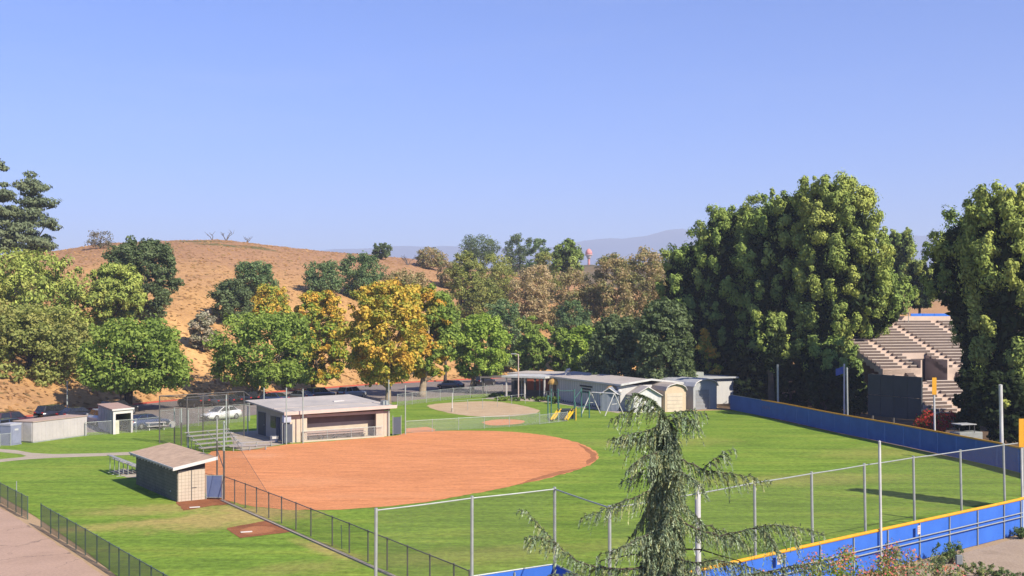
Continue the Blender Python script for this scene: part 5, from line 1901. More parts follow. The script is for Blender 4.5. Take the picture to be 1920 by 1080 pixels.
# ------------------------------------------------------------------ bleachers and benches
ALU = plain('aluminium', (.62, .58, .53), (.5, .46, .42), 2.5, .4, .5)


def bleacher(label, p, rz, L, rows, group='small aluminium bleachers'):
    """local x along the seats, local y up the rows"""
    root = thing('bleachers', label, 'bleachers', p, group, rz, local=True)
    for k in range(rows):
        z = .42 + k * .28
        y = k * .62
        MB().box((0, y, z), (L, .26, .045)).build('seat_plank', ALU, root)
        if k:
            MB().box((0, y - .3, z - .26), (L, .26, .035)).build('foot_plank', ALU, root)
    for x in np.linspace(-L / 2 + .3, L / 2 - .3, 3):
        f = MB()
        top = (rows - 1) * .28 + .4
        f.tube([(x, -.2, .03), (x, (rows - 1) * .62 + .2, .03)], .03, 5)
        f.tube([(x, 0, .38), (x, (rows - 1) * .62, top)], .03, 5)
        for k in range(rows):
            f.tube([(x, k * .62, .03), (x, k * .62, .4 + k * .28)], .028, 5)
        f.build('frame', GALV, root)
    return root


def quat_dir(v):
    return math.atan2(v.y, v.x)


bleacher('five row aluminium bleachers beside the far dugout slab', gp(418, 846), quat_dir(gp(452, 842) - gp(375, 850)) , 4.3, 5)
bleacher('small aluminium bleachers half hidden behind the near dugout', gp(264, 886), math.atan2(AX.y, AX.x), 3.0, 4)
def bench(label, p, rz, L, group='long low benches'):
    root = thing('bench', label, 'bench', p, group, rz, local=True)
    MB().box((0, 0, .44), (L, .28, .05)).build('seat', ALU, root)
    for x in (-L * .4, 0, L * .4):
        MB().box((x, 0, .21), (.06, .2, .415)).build('leg', GALV, root)
bench('long low aluminium bench right of the five row bleachers', gp(481, 838), FRZ * .75, 3.2)
bench('second low bench in front, against the infield dirt', gp(468, 845), FRZ * .75, 3.4)

# ------------------------------------------------------------------ left side: container, toilet, open shed
def wallbox(name, a, b, depth, h0, h1, mat, root):
    """box from ground points a-b (front), going back by depth, height h0 to h1"""
    d = (b - a).normalized()
    n = V((-d.y, d.x, 0))
    c, e = b + n * depth, a + n * depth
    return MB().hexa([(p.x, p.y, h0) for p in (a, b, c, e)] + [(p.x, p.y, h1) for p in (a, b, c, e)]).build(name, mat, root)


def corr(name, a, b, h0, h1, mat, root, pitch=0.28, dep=0.04):
    """corrugated or battened skin standing proud of a wall"""
    d = (b - a)
    L = d.length
    d.normalize()
    n = V((d.y, -d.x, 0))
    first = None
    k = int(L / pitch)
    for i in range(k):
        p = a + d * ((i + .5) * L / k) + n * (dep / 2 + .002)
        if first is None:
            first = MB().box((0, 0, 0), (pitch * .5, dep, h1 - h0), math.atan2(d.y, d.x)).build(name, mat, None)
            first.parent = root
            first.location = V((p.x, p.y, (h0 + h1) / 2)) - ORG[root.name]
        else:
            shared(first, name, root, V((p.x, p.y, (h0 + h1) / 2)) - ORG[root.name])


CREAM = plain('cream_steel', (.58, .53, .50), (.50, .46, .44), .8, .6)
ca, cb = gp(62, 831), gp(163, 817)
ct = thing('storage_container', 'long cream storage container on the grass at left', 'container', ca)
wallbox('body', ca, cb, 2.3, .12, 1.86, CREAM, ct)
dv = (cb - ca).normalized(); nv = V((-dv.y, dv.x, 0))
corr('wall_rib', ca, cb, .22, 1.76, CREAM, ct, .42, .012)
wallbox('roof', ca - dv * .06 - nv * .06, cb + dv * .06 - nv * .06, 2.42, 1.862, 1.94, plain('rust_tan', (.50, .37, .29), (.42, .3, .24)), ct)
wallbox('base_rail', ca - nv * .01, cb - nv * .01, 2.2, 0, .118, GALV, ct)
for k in range(2):
    a = ca - dv * .05 + nv * (.1 + k * 1.1)
    MB().box((a.x + nv.x * .5, a.y + nv.y * .5, .98), (.05, 1.02, 1.66), math.atan2(dv.y, dv.x)).build('door_leaf', plain('door_cream', (.56, .52, .5)), ct)

tp0 = gp(20, 836)
tq = gp(48, 832)
pt = thing('portable_toilet', 'grey blue portable toilet beside the storage container', 'toilet', tp0)
TB = plain('toilet_grey', (.27, .29, .38), (.23, .25, .33))
d = (tq - tp0).normalized() * 1.2
wallbox('cabin', tp0, tp0 + d, 1.2, .1, 1.75, TB, pt)
wallbox('roof', tp0 - d * .03, tp0 + d * 1.03, 1.24, 1.752, 1.92, plain('toilet_roof', (.5, .5, .55)), pt)
wallbox('base', tp0 - d * .04, tp0 + d * 1.04, 1.24, 0, .098, TB, pt)
nn = V((d.y, -d.x, 0)).normalized()
q = tp0 + d * .14 + nn * .03
dr = wallbox('door', q, q + d * .72, .028, .15, 1.6, plain('toilet_door', (.30, .32, .42)), pt)
q2 = tp0 + d * .35 + nn * .04
wallbox('sign_plate', q2, q2 + d * .34, .008, 1.3, 1.46, WHITE_POLE, dr)

sa, sb = gp(212, 815), gp(249, 811)
sd = (sb - sa).normalized(); sn = V((-sd.y, sd.x, 0))
st = thing('open_shed', 'white open fronted shed with reddish roof and corrugated side', 'shed', sa)
W2 = plain('shed_white', (.72, .68, .64), (.62, .58, .55))
SL = (sb - sa).length
SDp = 4.4
sn2 = (gp(184, 802) - sa).normalized()
SDp = (gp(184, 802) - sa).length
def sh(name, u0, u1, w0, w1, z0, z1, mat, root=None):
    P4 = [sa + sd * u + sn2 * w for u, w in ((u0, w0), (u1, w0), (u1, w1), (u0, w1))]
    return MB().hexa([(p.x, p.y, z0) for p in P4] + [(p.x, p.y, z1) for p in P4]).build(name, mat, root or st)
sh('side_wall', 0, .08, 0, SDp, 0, 2.3, plain('corrugated', (.5, .48, .46)))
for k in range(9):
    w = .2 + k * (SDp - .4) / 9
    sh('wall_rib', -.05, -.003, w, w + .16, .05, 2.2, plain('rib_white', (.66, .63, .6)))
sh('side_wall', SL - .08, SL, .01, SDp, 0, 2.3, W2)
sh('back_wall', .09, SL - .09, SDp - .1, SDp, 0, 2.3, plain('shed_inside', (.22, .2, .2)))
sh('front_post', 0.0, .28, -.05, -.003, 0, 2.3, W2)
sh('front_post', SL - .22, SL, -.05, -.003, 0, 2.3, W2)
sh('front_header', .283, SL - .223, -.05, .0, 1.95, 2.3, W2)
sh('fridge', .3, .7, .02, .6, .01, 1.3, plain('pale_yellow', (.68, .66, .5)))
rfs = sh('roof', -.12, SL + .12, -.15, SDp + .12, 2.302, 2.42, plain('shed_roof', (.5, .33, .26), (.42, .28, .22)))
sh('roof_edge', -.14, SL + .14, -.19, -.152, 2.28, 2.45, W2, rfs)
tb = gp(232, 809)
ms = thing('shed_clutter', 'brown sacks and gear piled inside the open white shed', 'sacks', tb)
cl = MB()
for k in range(7):
    cl.box((tb.x + random.uniform(-.6, .6), tb.y + random.uniform(.2, 1.0), .2 + .16 * k), (.5, .4, .22), random.uniform(0, 3))
cl.build('sack_pile', plain('sack_brown', (.25, .17, .12), (.12, .1, .1)), ms, bevel=.04)
pn = gp(292, 806)
pk = thing('picnic_table', 'grey picnic table behind the fence right of the open shed', 'table', pn, None, .5, local=True)
MB().box((0, 0, .74), (1.9, .75, .06)).build('table_top', CREAM, pk)
for s in (-1, 1):
    MB().box((0, s * .62, .44), (1.9, .26, .05)).build('seat', CREAM, pk)
    f = MB()
    for yy in (-1, 1):
        f.tube([(s * .7, yy * .6, 0), (s * .7, yy * .2, .71)], .04, 6)
    f.tube([(s * .7, -.65, .4), (s * .7, .65, .4)], .04, 6)
    f.build('leg_frame', GALV, pk)
pr = gp(1, 900)
p = gp(31, 932)
tag(MB().tube([(p.x, p.y, 0), (p.x, p.y, 1.0)], .03, 8).build('marker_post', GALV), 'short pale marker post on the lawn near the left edge', 'post')

# lamp poles
def lamp_pole(label, x, yb, ytop, mat, arm=0.0, r=.1, Y=None):
    p = gp(x, yb) if Y is None else V(((x - 960) / F * Y, Y, ground_z((x - 960) / F * Y, Y)))
    zt = H - (ytop - HZ) / F * p.y
    t = thing('lamp_pole', label, 'lamp pole', p, None)
    MB().tube([(p.x, p.y, p.z - .1), (p.x, p.y, zt)], [r, r * .7], 8).build('shaft', mat, t)
    if arm:
        MB().tube([(p.x, p.y, zt - .05), (p.x + arm, p.y - .1, zt + .05)], [r * .6, r * .5], 6).build('arm', mat, t)
        MB().box((p.x + arm * 1.3, p.y - .1, zt + .03), (.7, .3, .14)).build('lamp_head', GALV, t, bevel=.03)
    MB().tube([(p.x, p.y, p.z), (p.x, p.y, p.z + .5)], r * 2.2, 10).build('footing', MAT['concrete'], t)
    return t


lamp_pole('pale lamp post on the slope behind the storage container', 126, 772, 714, PALE_PIPE, 0, .09)
lamp_pole('tall pinkish lamp pole with a bent head before the entry canopy', 972, 752, 664, plain('pink_pole', (.66, .5, .46)), -.5, .09)
lamp_pole('short white lamp post in front of the play sand', 848, 773, 737, FASC, 0, .06)

# ------------------------------------------------------------------ cars
GLASS = plain('car_glass', (.02, .022, .026), (.03, .032, .036), 1, .08, spec=.6)
TYRE = plain('tyre', (.02, .02, .02), rough=.9)
RIM = plain('rim', (.45, .45, .45), rough=.35, metal=.7)
HEAD = plain('headlight', (.75, .75, .72), rough=.15)
TAIL = plain('taillight', (.45, .03, .025), rough=.25)
TRIM = plain('car_trim', (.03, .03, .03), rough=.7)


def car_paint(name, c):
    if name in MAT:
        return MAT[name]
    m, nt, out = nodes_of(name)
    p = nt.nodes.new('ShaderNodeBsdfPrincipled')
    n = noise(nt, 2.5, 4, .6, pos_vec(nt))
    r = ramp(nt, [(.3, c), (.75, tuple(x * .8 + .01 for x in c))])
    nt.links.new(n.outputs['Fac'], r.inputs['Fac'])
    nt.links.new(r.outputs['Color'], p.inputs['Base Color'])
    p.inputs['Roughness'].default_value = .28
    p.inputs['Coat Weight'].default_value = .6
    p.inputs['Coat Roughness'].default_value = .06
    nt.links.new(p.outputs[0], out.inputs['Surface'])
    MAT[name] = m
    return m


CARS = {  # x stations: (x, z_low, z_high, half width)
    'sedan': dict(L=4.7, body=[(-2.33, .42, .72, .70), (-2.2, .26, .98, .84), (-1.6, .22, 1.02, .90), (-.8, .20, .98, .91), (.4, .20, .96, .91), (1.1, .22, .93, .90), (1.9, .24, .82, .86), (2.25, .28, .70, .76), (2.36, .40, .6, .62)],
                  cab=[(-1.95, .99, .72), (-1.15, 1.42, .60), (.15, 1.45, .60), (1.15, .93, .74)], wheel=.33, ax=(-1.38, 1.42)),
    'suv': dict(L=4.6, body=[(-2.3, .5, .9, .78), (-2.22, .32, 1.12, .88), (-1.6, .28, 1.14, .93), (-.6, .26, 1.10, .94), (.5, .26, 1.08, .94), (1.15, .28, 1.06, .93), (1.9, .30, .98, .89), (2.22, .34, .85, .8), (2.32, .46, .72, .68)],
                cab=[(-2.18, 1.10, .76), (-1.85, 1.68, .64), (.25, 1.72, .64), (1.05, 1.05, .78)], wheel=.37, ax=(-1.36, 1.38)),
}


def car(kind, label, p, rz, paint, group='cars parked along the hill'):
    S = CARS[kind]
    t = thing('parked_car', label, 'car', p, group, rz, local=True)
    b = MB()
    st_ = S['body']
    rings = []
    for (x, z0, z1, hw) in st_:
        zm = (z0 + z1) / 2
        rings.append([(x, -hw * .92, z0), (x, -hw, zm - .05), (x, -hw * .98, zm + .12), (x, -hw * .86, z1), (x, 0, z1 + .02), (x, hw * .86, z1), (x, hw * .98, zm + .12), (x, hw, zm - .05), (x, hw * .92, z0)])
    n = 9
    for rg in rings:
        b.v.extend(rg)
    for i in range(len(rings) - 1):
        for k in range(n):
            a = i * n + k
            c = i * n + (k + 1) % n
            b.f.append((a, c, c + n, a + n))
    b.f.append(tuple(range(n)))
    e = (len(rings) - 1) * n
    b.f.append(tuple(e + k for k in range(n))[::-1])
    body = b.build('body', paint, t, smooth=True)
    # cabin: painted pillars and roof, glass set into it
    (xr, zr, wr), (xa, za, wa), (xb, zb_, wb), (xf, zf, wf) = S['cab']
    cb = MB()
    cb.hexa([(xr, -wr, zr), (xf, -wf, zf), (xf, wf, zf), (xr, wr, zr), (xa, -wa, za), (xb, -wb, zb_), (xb, wb, zb_), (xa, wa, za)])
    cab = cb.build('cabin', paint, t, bevel=.05)
    lv = lambda a, c, f: tuple(a[i] + (c[i] - a[i]) * f for i in range(3))

    def pane(name, q, ins, out):
        c = tuple(sum(v[i] for v in q) / 4 for i in range(3))
        pts = [lv(v, c, ins) for v in q]
        pts2 = [(v[0] + out[0], v[1] + out[1], v[2] + out[2]) for v in pts]
        MB().hexa(pts + pts2).build(name, GLASS, cab)
    for s in (-1, 1):
        xm = (xa + xb) / 2
        zt = (za + zb_) / 2
        pane('side_window', [(xr + .12, s * wr, zr), (xm, s * (wr + wf) / 2, zr), (xm, s * wa, zt), (xa, s * wa, za)], .12, (0, s * .02, .006))
        pane('side_window', [(xm, s * (wr + wf) / 2, zr), (xf - .1, s * wf, zf), (xb, s * wb, zb_), (xm, s * wa, zt)], .12, (0, s * .02, .006))
    pane('windscreen', [(xf, -wf, zf), (xf, wf, zf), (xb, wb, zb_), (xb, -wb, zb_)], .1, (.02, 0, .02))
    pane('rear_window', [(xr, wr, zr), (xr, -wr, zr), (xa, -wa, za), (xa, wa, za)], .12, (-.02, 0, .02))
    w = S['wheel']
    for ax in S['ax']:
        for s in (-1, 1):
            y = s * .80
            wh = MB().tube([(ax, y - s * .11, w), (ax, y - s * .08, w), (ax, y + s * .09, w), (ax, y + s * .12, w)], [w * .9, w, w, w * .9], 16).build('wheel', TYRE, t, smooth=False)
            MB().tube([(ax, y + s * .105, w), (ax, y + s * .128, w)], [w * .64, w * .55], 12).build('rim', RIM, wh)
    xe = st_[-1][0]
    xs_ = st_[0][0]
    for s in (-1, 1):
        MB().box((xe - .1, s * .56, st_[-2][2] - .06), (.14, .34, .14)).build('headlight', HEAD, t, bevel=.02)
        MB().box((xs_ + .07, s * .6, st_[1][2] - .14), (.14, .3, .15)).build('taillight', TAIL, t, bevel=.02)
        MB().box((xf - .25, s * (wf + .16), zf + .08), (.12, .2, .13)).build('mirror', paint, t, bevel=.02)
    MB().box((xe - .02, 0, .36), (.1, 1.3, .18)).build('front_bumper', TRIM, t, bevel=.02)
    MB().box((xs_ + .02, 0, .42), (.1, 1.4, .18)).build('rear_bumper', TRIM, t, bevel=.02)
    return t


BLK = car_paint('black_paint', (.012, .012, .015))
GRY = car_paint('grey_paint', (.10, .11, .125))
DGR = car_paint('dark_grey_paint', (.045, .05, .06))
WHT = car_paint('white_paint', (.75, .74, .72))
SIL = car_paint('silver_paint', (.30, .31, .33))
NVY = car_paint('navy_paint', (.02, .035, .09))
RED_P = car_paint('maroon_paint', (.06, .015, .02))
slope = math.atan2((gp(700, 721) - gp(300, 754)).y, (gp(700, 721) - gp(300, 754)).x)
for (x, y, kind, rz, pm, lb) in (
        (415, 787, 'sedan', slope + math.pi, WHT, 'white sedan behind the fence left of the far dugout'),
        (363, 764, 'suv', slope + 1.5, BLK, 'black sport utility car at the left end of the far parked row'),
        (394, 762, 'sedan', slope + 1.55, DGR, 'dark sedan second from the left in the far parked row'),
        (424, 760, 'sedan', slope + 1.5, BLK, 'black sedan third from the left in the far parked row'),
        (456, 758, 'suv', slope + 1.5, BLK, 'black sport utility car above the left corner of the dugout roof'),
        (512, 757, 'sedan', slope + 1.5, NVY, 'navy car behind the leaning pale trunks'),
        (562, 752, 'sedan', slope + 1.4, GRY, 'grey car half hidden left of the two cars above the dugout roof'),
        (600, 750, 'suv', slope, DGR, 'dark grey car above the middle of the far dugout roof'),
        (660, 748, 'suv', slope, SIL, 'silver grey car above the right part of the far dugout roof'),
        (20, 818, 'suv', slope + .2, NVY, 'blue car behind the portable toilet'),
        (24, 803, 'suv', slope + .1, RED_P, 'dark maroon car top above the portable toilet'),
        (105, 788, 'suv', slope + .1, BLK, 'black car behind the middle of the storage container'),
        (146, 788, 'sedan', slope + .1, BLK, 'low black car behind the right end of the storage container'),
        (186, 797, 'suv', slope + 1.3, SIL, 'grey pickup like car between the container and the open shed'),
        (276, 803, 'sedan', slope, NVY, 'dark blue sedan right of the open white shed'),
        (222, 778, 'suv', slope + .1, BLK, 'black car top behind the open white shed'),
        (908, 724, 'suv', slope, BLK, 'black car in shade right of the plain green tree'),
        (845, 730, 'sedan', slope + 1.4, DGR, 'dark car in shade between two pale tree trunks'),
):
    car(kind, lb, gp(x, y) + V((0, 0, .012)), rz, pm)

# ------------------------------------------------------------------ classrooms and sheds at the back
SIDING = plain('grey_siding', (.58, .57, .55), (.49, .48, .47), .5, .8, stretch=(3, 3, .3))
SIDING_R = plain('grey_siding_batten', (.68, .66, .64), (.58, .56, .54), .5, .8)
ROOF_G = plain('grey_roofing', (.54, .48, .43), (.43, .39, .35), .3, .95, bmp=.3)
K1, K2 = gp(1030, 749), gp(1163, 771)
kd = (K2 - K1).normalized()
kn = V((-kd.y, kd.x, 0))            # away from the lawn
KL = (K2 - K1).length
cr = thing('classroom_building', 'long grey portable classroom with dark striped emblem on its wall', 'building', K1)
def kb(name, s0, s1, t0, t1, z0, z1, mat, root=cr, o=None):
    P4 = [(o or K1) + kd * s + kn * t for s, t in ((s0, t0), (s1, t0), (s1, t1), (s0, t1))]
    return MB().hexa([(p.x, p.y, z0) for p in P4] + [(p.x, p.y, z1) for p in P4]).build(name, mat, root)
KW = 8.0
kb('wall', 0, KL, 0, KW, 0, 3.05, SIDING)
corr('wall_batten', K1, K2, .1, 2.9, SIDING_R, cr, .62, .03)
kb('base_trim', -.02, KL + .02, -.02, -.003, 0.01, .25, plain('base_dark', (.16, .15, .15)))
# low gable roof
def kr(s, t, z):
    p = K1 + kd * s + kn * t
    return (p.x, p.y, z)
OV = .5
m = MB()
for (t0, z0, t1, z1) in ((-.18, 3.08, KW / 2, 3.62), (KW / 2, 3.62, KW + OV, 3.08)):
    m.hexa([kr(-OV, t0, z0), kr(KL + OV, t0, z0), kr(KL + OV, t1, z1), kr(-OV, t1, z1), kr(-OV, t0, z0 + .12), kr(KL + OV, t0, z0 + .12), kr(KL + OV, t1, z1 + .12), kr(-OV, t1, z1 + .12)])
rf = m.build('roof', ROOF_G, cr)
MB().hexa([kr(-OV, -.18 - .05, 3.0), kr(KL + OV, -.18 - .05, 3.0), kr(KL + OV, -.18 - .005, 3.0), kr(-OV, -.18 - .005, 3.0), kr(-OV, -.18 - .05, 3.22), kr(KL + OV, -.18 - .05, 3.22), kr(KL + OV, -.18 - .005, 3.22), kr(-OV, -.18 - .005, 3.22)]).build('eave_board', SIDING_R, rf)
for (t0, z0, t1, z1) in ((-.18, 3.05, KW / 2, 3.59), (KW / 2, 3.59, KW + OV, 3.05)):
    s = KL + OV + .006
    MB().hexa([kr(s, t0, z0), kr(s + .06, t0, z0), kr(s + .06, t1, z1), kr(s, t1, z1), kr(s, t0, z0 + .24), kr(s + .06, t0, z0 + .24), kr(s + .06, t1, z1 + .24), kr(s, t1, z1 + .24)]).build('gable_board', WHITE_POLE, rf)
p = V(kr(2.0, 1.5, 3.25))
MB().tube([p, p + V((0, 0, .55)), p + V((.25, 0, .85)), p + V((.6, -.1, .9))], [.16, .16, .17, .17], 10).build('vent_pipe', WHITE_POLE, rf)
# emblem: three dark bars
EMB = plain('emblem_dark', (.03, .035, .05))
for k, (u0, u1, z) in enumerate(((9.2, 12.6, 2.35), (9.6, 12.2, 2.0), (9.2, 12.6, 1.62))):
    kb('emblem_bar', u0, u1, -.075, -.045, z, z + .2, EMB)
# doors under orange dome awnings
for k, s in enumerate((1.35, KL - 2.2)):
    dd = kb('door', s, s + 1.05, -.07, -.038, .05, 2.1, plain('door_brown', (.14, .11, .1)))
    kb('door_frame', s - .14, s - .01, -.08, -.036, .05, 2.2, FASC, dd)
    kb('door_frame', s + 1.06, s + 1.19, -.08, -.036, .05, 2.2, FASC, dd)
    aw = MB()
    c = K1 + kd * (s + .5)
    n = 10
    R = 1.1
    rows = 6
    for i in range(rows + 1):
        ph = math.pi / 2 * i / rows
        for j in range(n + 1):
            th = math.pi * j / n
            q = c + kd * (math.cos(th) * R * math.cos(ph)) - kn * (.1 + math.sin(th) * R * math.cos(ph) * .8)
            aw.v.append((q.x, q.y, 2.2 + R * .7 * math.sin(ph)))
    for i in range(rows):
        for j in range(n):
            a = i * (n + 1) + j
            aw.f.append((a, a + 1, a + n + 2, a + n + 1))
    aw.build('awning', plain('orange_canvas', (.72, .42, .12), (.62, .36, .10)), cr)
kb('ramp', 1.0, 4.2, -1.4, -.1, .01, .35, MAT['concrete'])
rr_ = MB()
for s in (1.1, 2.1, 3.1, 4.1):
    p = V(kr(s, -1.38, 0))
    rr_.tube([p, p + V((0, 0, 1.25))], .03, 5)
for z in (.8, 1.25):
    rr_.tube([kr(1.1, -1.38, z), kr(4.1, -1.38, z)], .03, 5)
rr_.build('handrail', GALV, cr)

# entry canopy with red doors behind
cn = thing('entry_canopy', 'flat white entry canopy on slim posts left of the grey classroom', 'canopy', gp(945, 748))
q0, q1 = gp(942, 748), gp(1024, 751)
qd = (q1 - q0).normalized()
qn = V((-qd.y, qd.x, 0))
def qb(name, s0, s1, t0, t1, z0, z1, mat, root):
    P4 = [q0 + qd * s + qn * t for s, t in ((s0, t0), (s1, t0), (s1, t1), (s0, t1))]
    return MB().hexa([(p.x, p.y, z0) for p in P4] + [(p.x, p.y, z1) for p in P4]).build(name, mat, root)
QL = (q1 - q0).length
qb('roof', 0, QL, -.3, 5.5, 2.95, 3.2, WHITE_POLE, cn)
for s in (.5, QL * .5, QL - .35):
    for t in (0, 5):
        qb('post', s, s + .16, t, t + .16, 0, 2.948, FASC, cn)
eb = thing('entry_building', 'shaded entry wing with red door panels under the white canopy', 'building', q0 + qn * 6)
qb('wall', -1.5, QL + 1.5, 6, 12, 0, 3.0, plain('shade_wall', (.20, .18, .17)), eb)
qb('roof', -2.0, QL + 2, 5.7, 12.4, 3.01, 3.25, ROOF_G, eb)
for k, (s, c) in enumerate(((1.0, 'brick_red'), (2.4, 'brick_red'), (3.6, 'brick_red'))):
    qb('red_panel', s, s + 1.0, 5.95, 5.99, .9, 2.6, plain('brick_red', (.55, .16, .10)), eb)
qb('door', 4.9, 5.9, 5.95, 5.99, .02, 2.1, dk, eb)
qb('window', -1.0, .6, 5.95, 5.99, 1.0, 2.2, plain('dark_glass', (.03, .035, .05)), eb)
# shade shelter and picnic tables farther left
sl = thing('shade_shelter', 'low dark roofed picnic shelter behind the play sand', 'shelter', gp(922, 738))
s0_ = gp(905, 740)
for (dx, dy) in ((0, 0), (4.6, 0), (0, 4), (4.6, 4)):
    MB().tube([(s0_.x + dx, s0_.y + dy, 0), (s0_.x + dx, s0_.y + dy, 2.4)], .07, 6).build('post', GALV_D, sl)
MB().box((s0_.x + 2.3, s0_.y + 2, 2.5), (5.6, 5, .14), .05).build('roof', plain('shelter_roof', (.16, .14, .13)), sl)

# second classroom behind
K1b = K1 + kn * 11 + kd * 2
c2 = thing('classroom_building', 'second grey classroom whose flat roof with dish shows behind the first', 'building', K1b)
kb('wall', 0, 13.5, 0, 8, 0, 3.3, SIDING, c2, K1b)
r2 = kb('roof', -.5, 14, -.5, 8.5, 3.31, 3.5, plain('blue_grey_roof', (.46, .47, .48), (.38, .39, .40), .3), c2, K1b)
kb('roof_edge', -.55, 14.05, -.56, -.505, 3.25, 3.52, WHITE_POLE, r2, K1b)
for (s, t, w, h) in ((8.5, 2, 1.6, .7), (11.2, 3, 1.2, .6), (5, 4, 1.2, .5)):
    kb('roof_unit', s, s + w, t, t + w, 3.51, 3.51 + h, GALV, r2, K1b)
p = K1b + kd * 12.2 + kn * .6
dish = MB()
for i in range(5):
    for j in range(12):
        a = 2 * math.pi * j / 12
        rr2 = .55 * i / 4
        dish.v.append((p.x + rr2 * math.cos(a), p.y - .25 * (1 - (i / 4) ** 2) * -1, 4.25 + rr2 * math.sin(a)))
for i in range(4):
    for j in range(12):
        a = i * 12 + j
        b_ = i * 12 + (j + 1) % 12
        dish.f.append((a, b_, b_ + 12, a + 12))
dish.build('dish', WHITE_POLE, r2)
MB().tube([(p.x, p.y + .2, 3.5), (p.x, p.y + .2, 4.25)], .05, 6).build('dish_mast', GALV, r2)


# sheds before the classroom end
def gabled(name, label, pl, pr_, depth, h, rise, wall, roofm, arch=False, cat='shed', door=None, trim=FASC, batten=None):
    a, b = pl, pr_
    d = (b - a).normalized()
    n = V((-d.y, d.x, 0))
    W = (b - a).length
    t = thing(name, label, cat, a)
    prof = []
    if arch:
        prof = [(0, 0), (0, h), (W * .06, h + rise * .42), (W * .2, h + rise * .75), (W * .5, h + rise), (W * .8, h + rise * .75), (W * .94, h + rise * .42), (W, h), (W, 0)]
    else:
        prof = [(0, 0), (0, h), (W * .5, h + rise), (W, h), (W, 0)]
    m = MB()
    k = len(prof)
    for tt in (0, depth):
        for u, z in prof:
            p = a + d * u + n * tt
            m.v.append((p.x, p.y, z))
    m.f.append(tuple(range(k))[::-1])
    m.f.append(tuple(range(k, 2 * k)))
    for i in (0, k - 2):
        m.f.append((i, i + 1, k + i + 1, k + i))
    m.build('walls', wall, t)
    rm = MB()
    for i in range(1, k - 2):
        (u0, z0), (u1, z1) = prof[i], prof[i + 1]
        du, dz = u1 - u0, z1 - z0
        if i == 1:
            u0 -= .15 * (du / math.hypot(du, dz)); z0 -= .15 * dz / math.hypot(du, dz)
        if i == k - 3:
            u1 += .15 * (du / math.hypot(du, dz)); z1 += .15 * dz / math.hypot(du, dz)
        q = []
        for zo in (.01, .09):
            for (u, z, tt) in ((u0, z0, -.25), (u1, z1, -.25), (u1, z1, depth + .2), (u0, z0, depth + .2)):
                p = a + d * u + n * tt
                q.append((p.x, p.y, z + zo))
        rm.hexa(q)
    r_ = rm.build('roof', roofm, t)
    # front trim under the roof edge
    for i in range(1, k - 2):
        (u0, z0), (u1, z1) = prof[i], prof[i + 1]
        p, q = a + d * u0 - n * .27, a + d * u1 - n * .27
        MB().tube([(p.x, p.y, z0), (q.x, q.y, z1)], .06, 4).build('edge_trim', trim, r_)
    if door:
        u0, u1, zt, dm = door
        p, q = a + d * u0 - n * .03, a + d * u1 - n * .03
        dd_ = wallbox('door', p, q, .026, .03, zt, dm, t)
        for z in np.arange(.45, zt - .1, .45):
            p2, q2_ = a + d * (u0 + .03) - n * .04, a + d * (u1 - .03) - n * .04
            wallbox('door_groove', p2, q2_, .008, z, z + .03, plain('groove_grey', (.3, .27, .24)), dd_)
    if batten:
        corr('wall_batten', a, b, .08, h - .05, batten, t, .5, .02)
    return t


gabled('garden_shed', 'small blue grey shed with peaked roof beside the classroom end', gp(1126, 771), gp(1160, 772), 3.0, 2.05, .75, plain('blue_grey', (.26, .29, .34), (.22, .25, .3)), plain('blue_grey_roofing', (.28, .31, .36)), batten=plain('blue_grey_b', (.29, .32, .37)))
gabled('garden_shed', 'white shed with grey roof next to the tan arched shed', gp(1188, 774), gp(1240, 773), 4.5, 2.0, 1.0, plain('shed_bright', (.75, .74, .72)), ROOF_G, batten=plain('shed_bright_b', (.7, .69, .67)))
gabled('metal_garage', 'tan metal garage with arched top and roll door', gp(1247, 773), gp(1286, 771.5), 10.0, 2.6, .75, plain('tan_metal', (.66, .52, .36), (.6, .47, .33)), plain('tan_roof', (.50, .43, .36)), True, 'garage', (.25, 2.35, 2.2, plain('tan_door2', (.72, .60, .46))))
gabled('metal_garage', 'grey metal garage with arched top at the left end of the blue wall', gp(1300, 769), gp(1344, 766), 9.0, 2.9, .8, plain('grey_metal', (.42, .43, .44), (.36, .37, .38)), plain('grey_metal_roof', (.5, .51, .53)), True, 'garage', (.4, 2.6, 2.4, plain('grey_door2', (.30, .31, .33))))
p = gp(1161, 771)
tb_ = thing('ball_post', 'dark post topped with a white ball beside the small blue grey shed', 'post', p)
MB().tube([(p.x, p.y - .5, 0), (p.x, p.y - .5, 2.2)], .06, 8).build('shaft', GALV_D, tb_)
bm_ = bmesh.new(); bmesh.ops.create_uvsphere(bm_, u_segments=14, v_segments=10, radius=.26, matrix=Matrix.Translation((p.x, p.y - .5, 2.4)))
mb_ = MB(); mb_.v = [tuple(v.co) for v in bm_.verts]; mb_.f = [tuple(v.index for v in f.verts) for f in bm_.faces]; bm_.free()
mb_.build('ball', FASC, tb_, smooth=True)

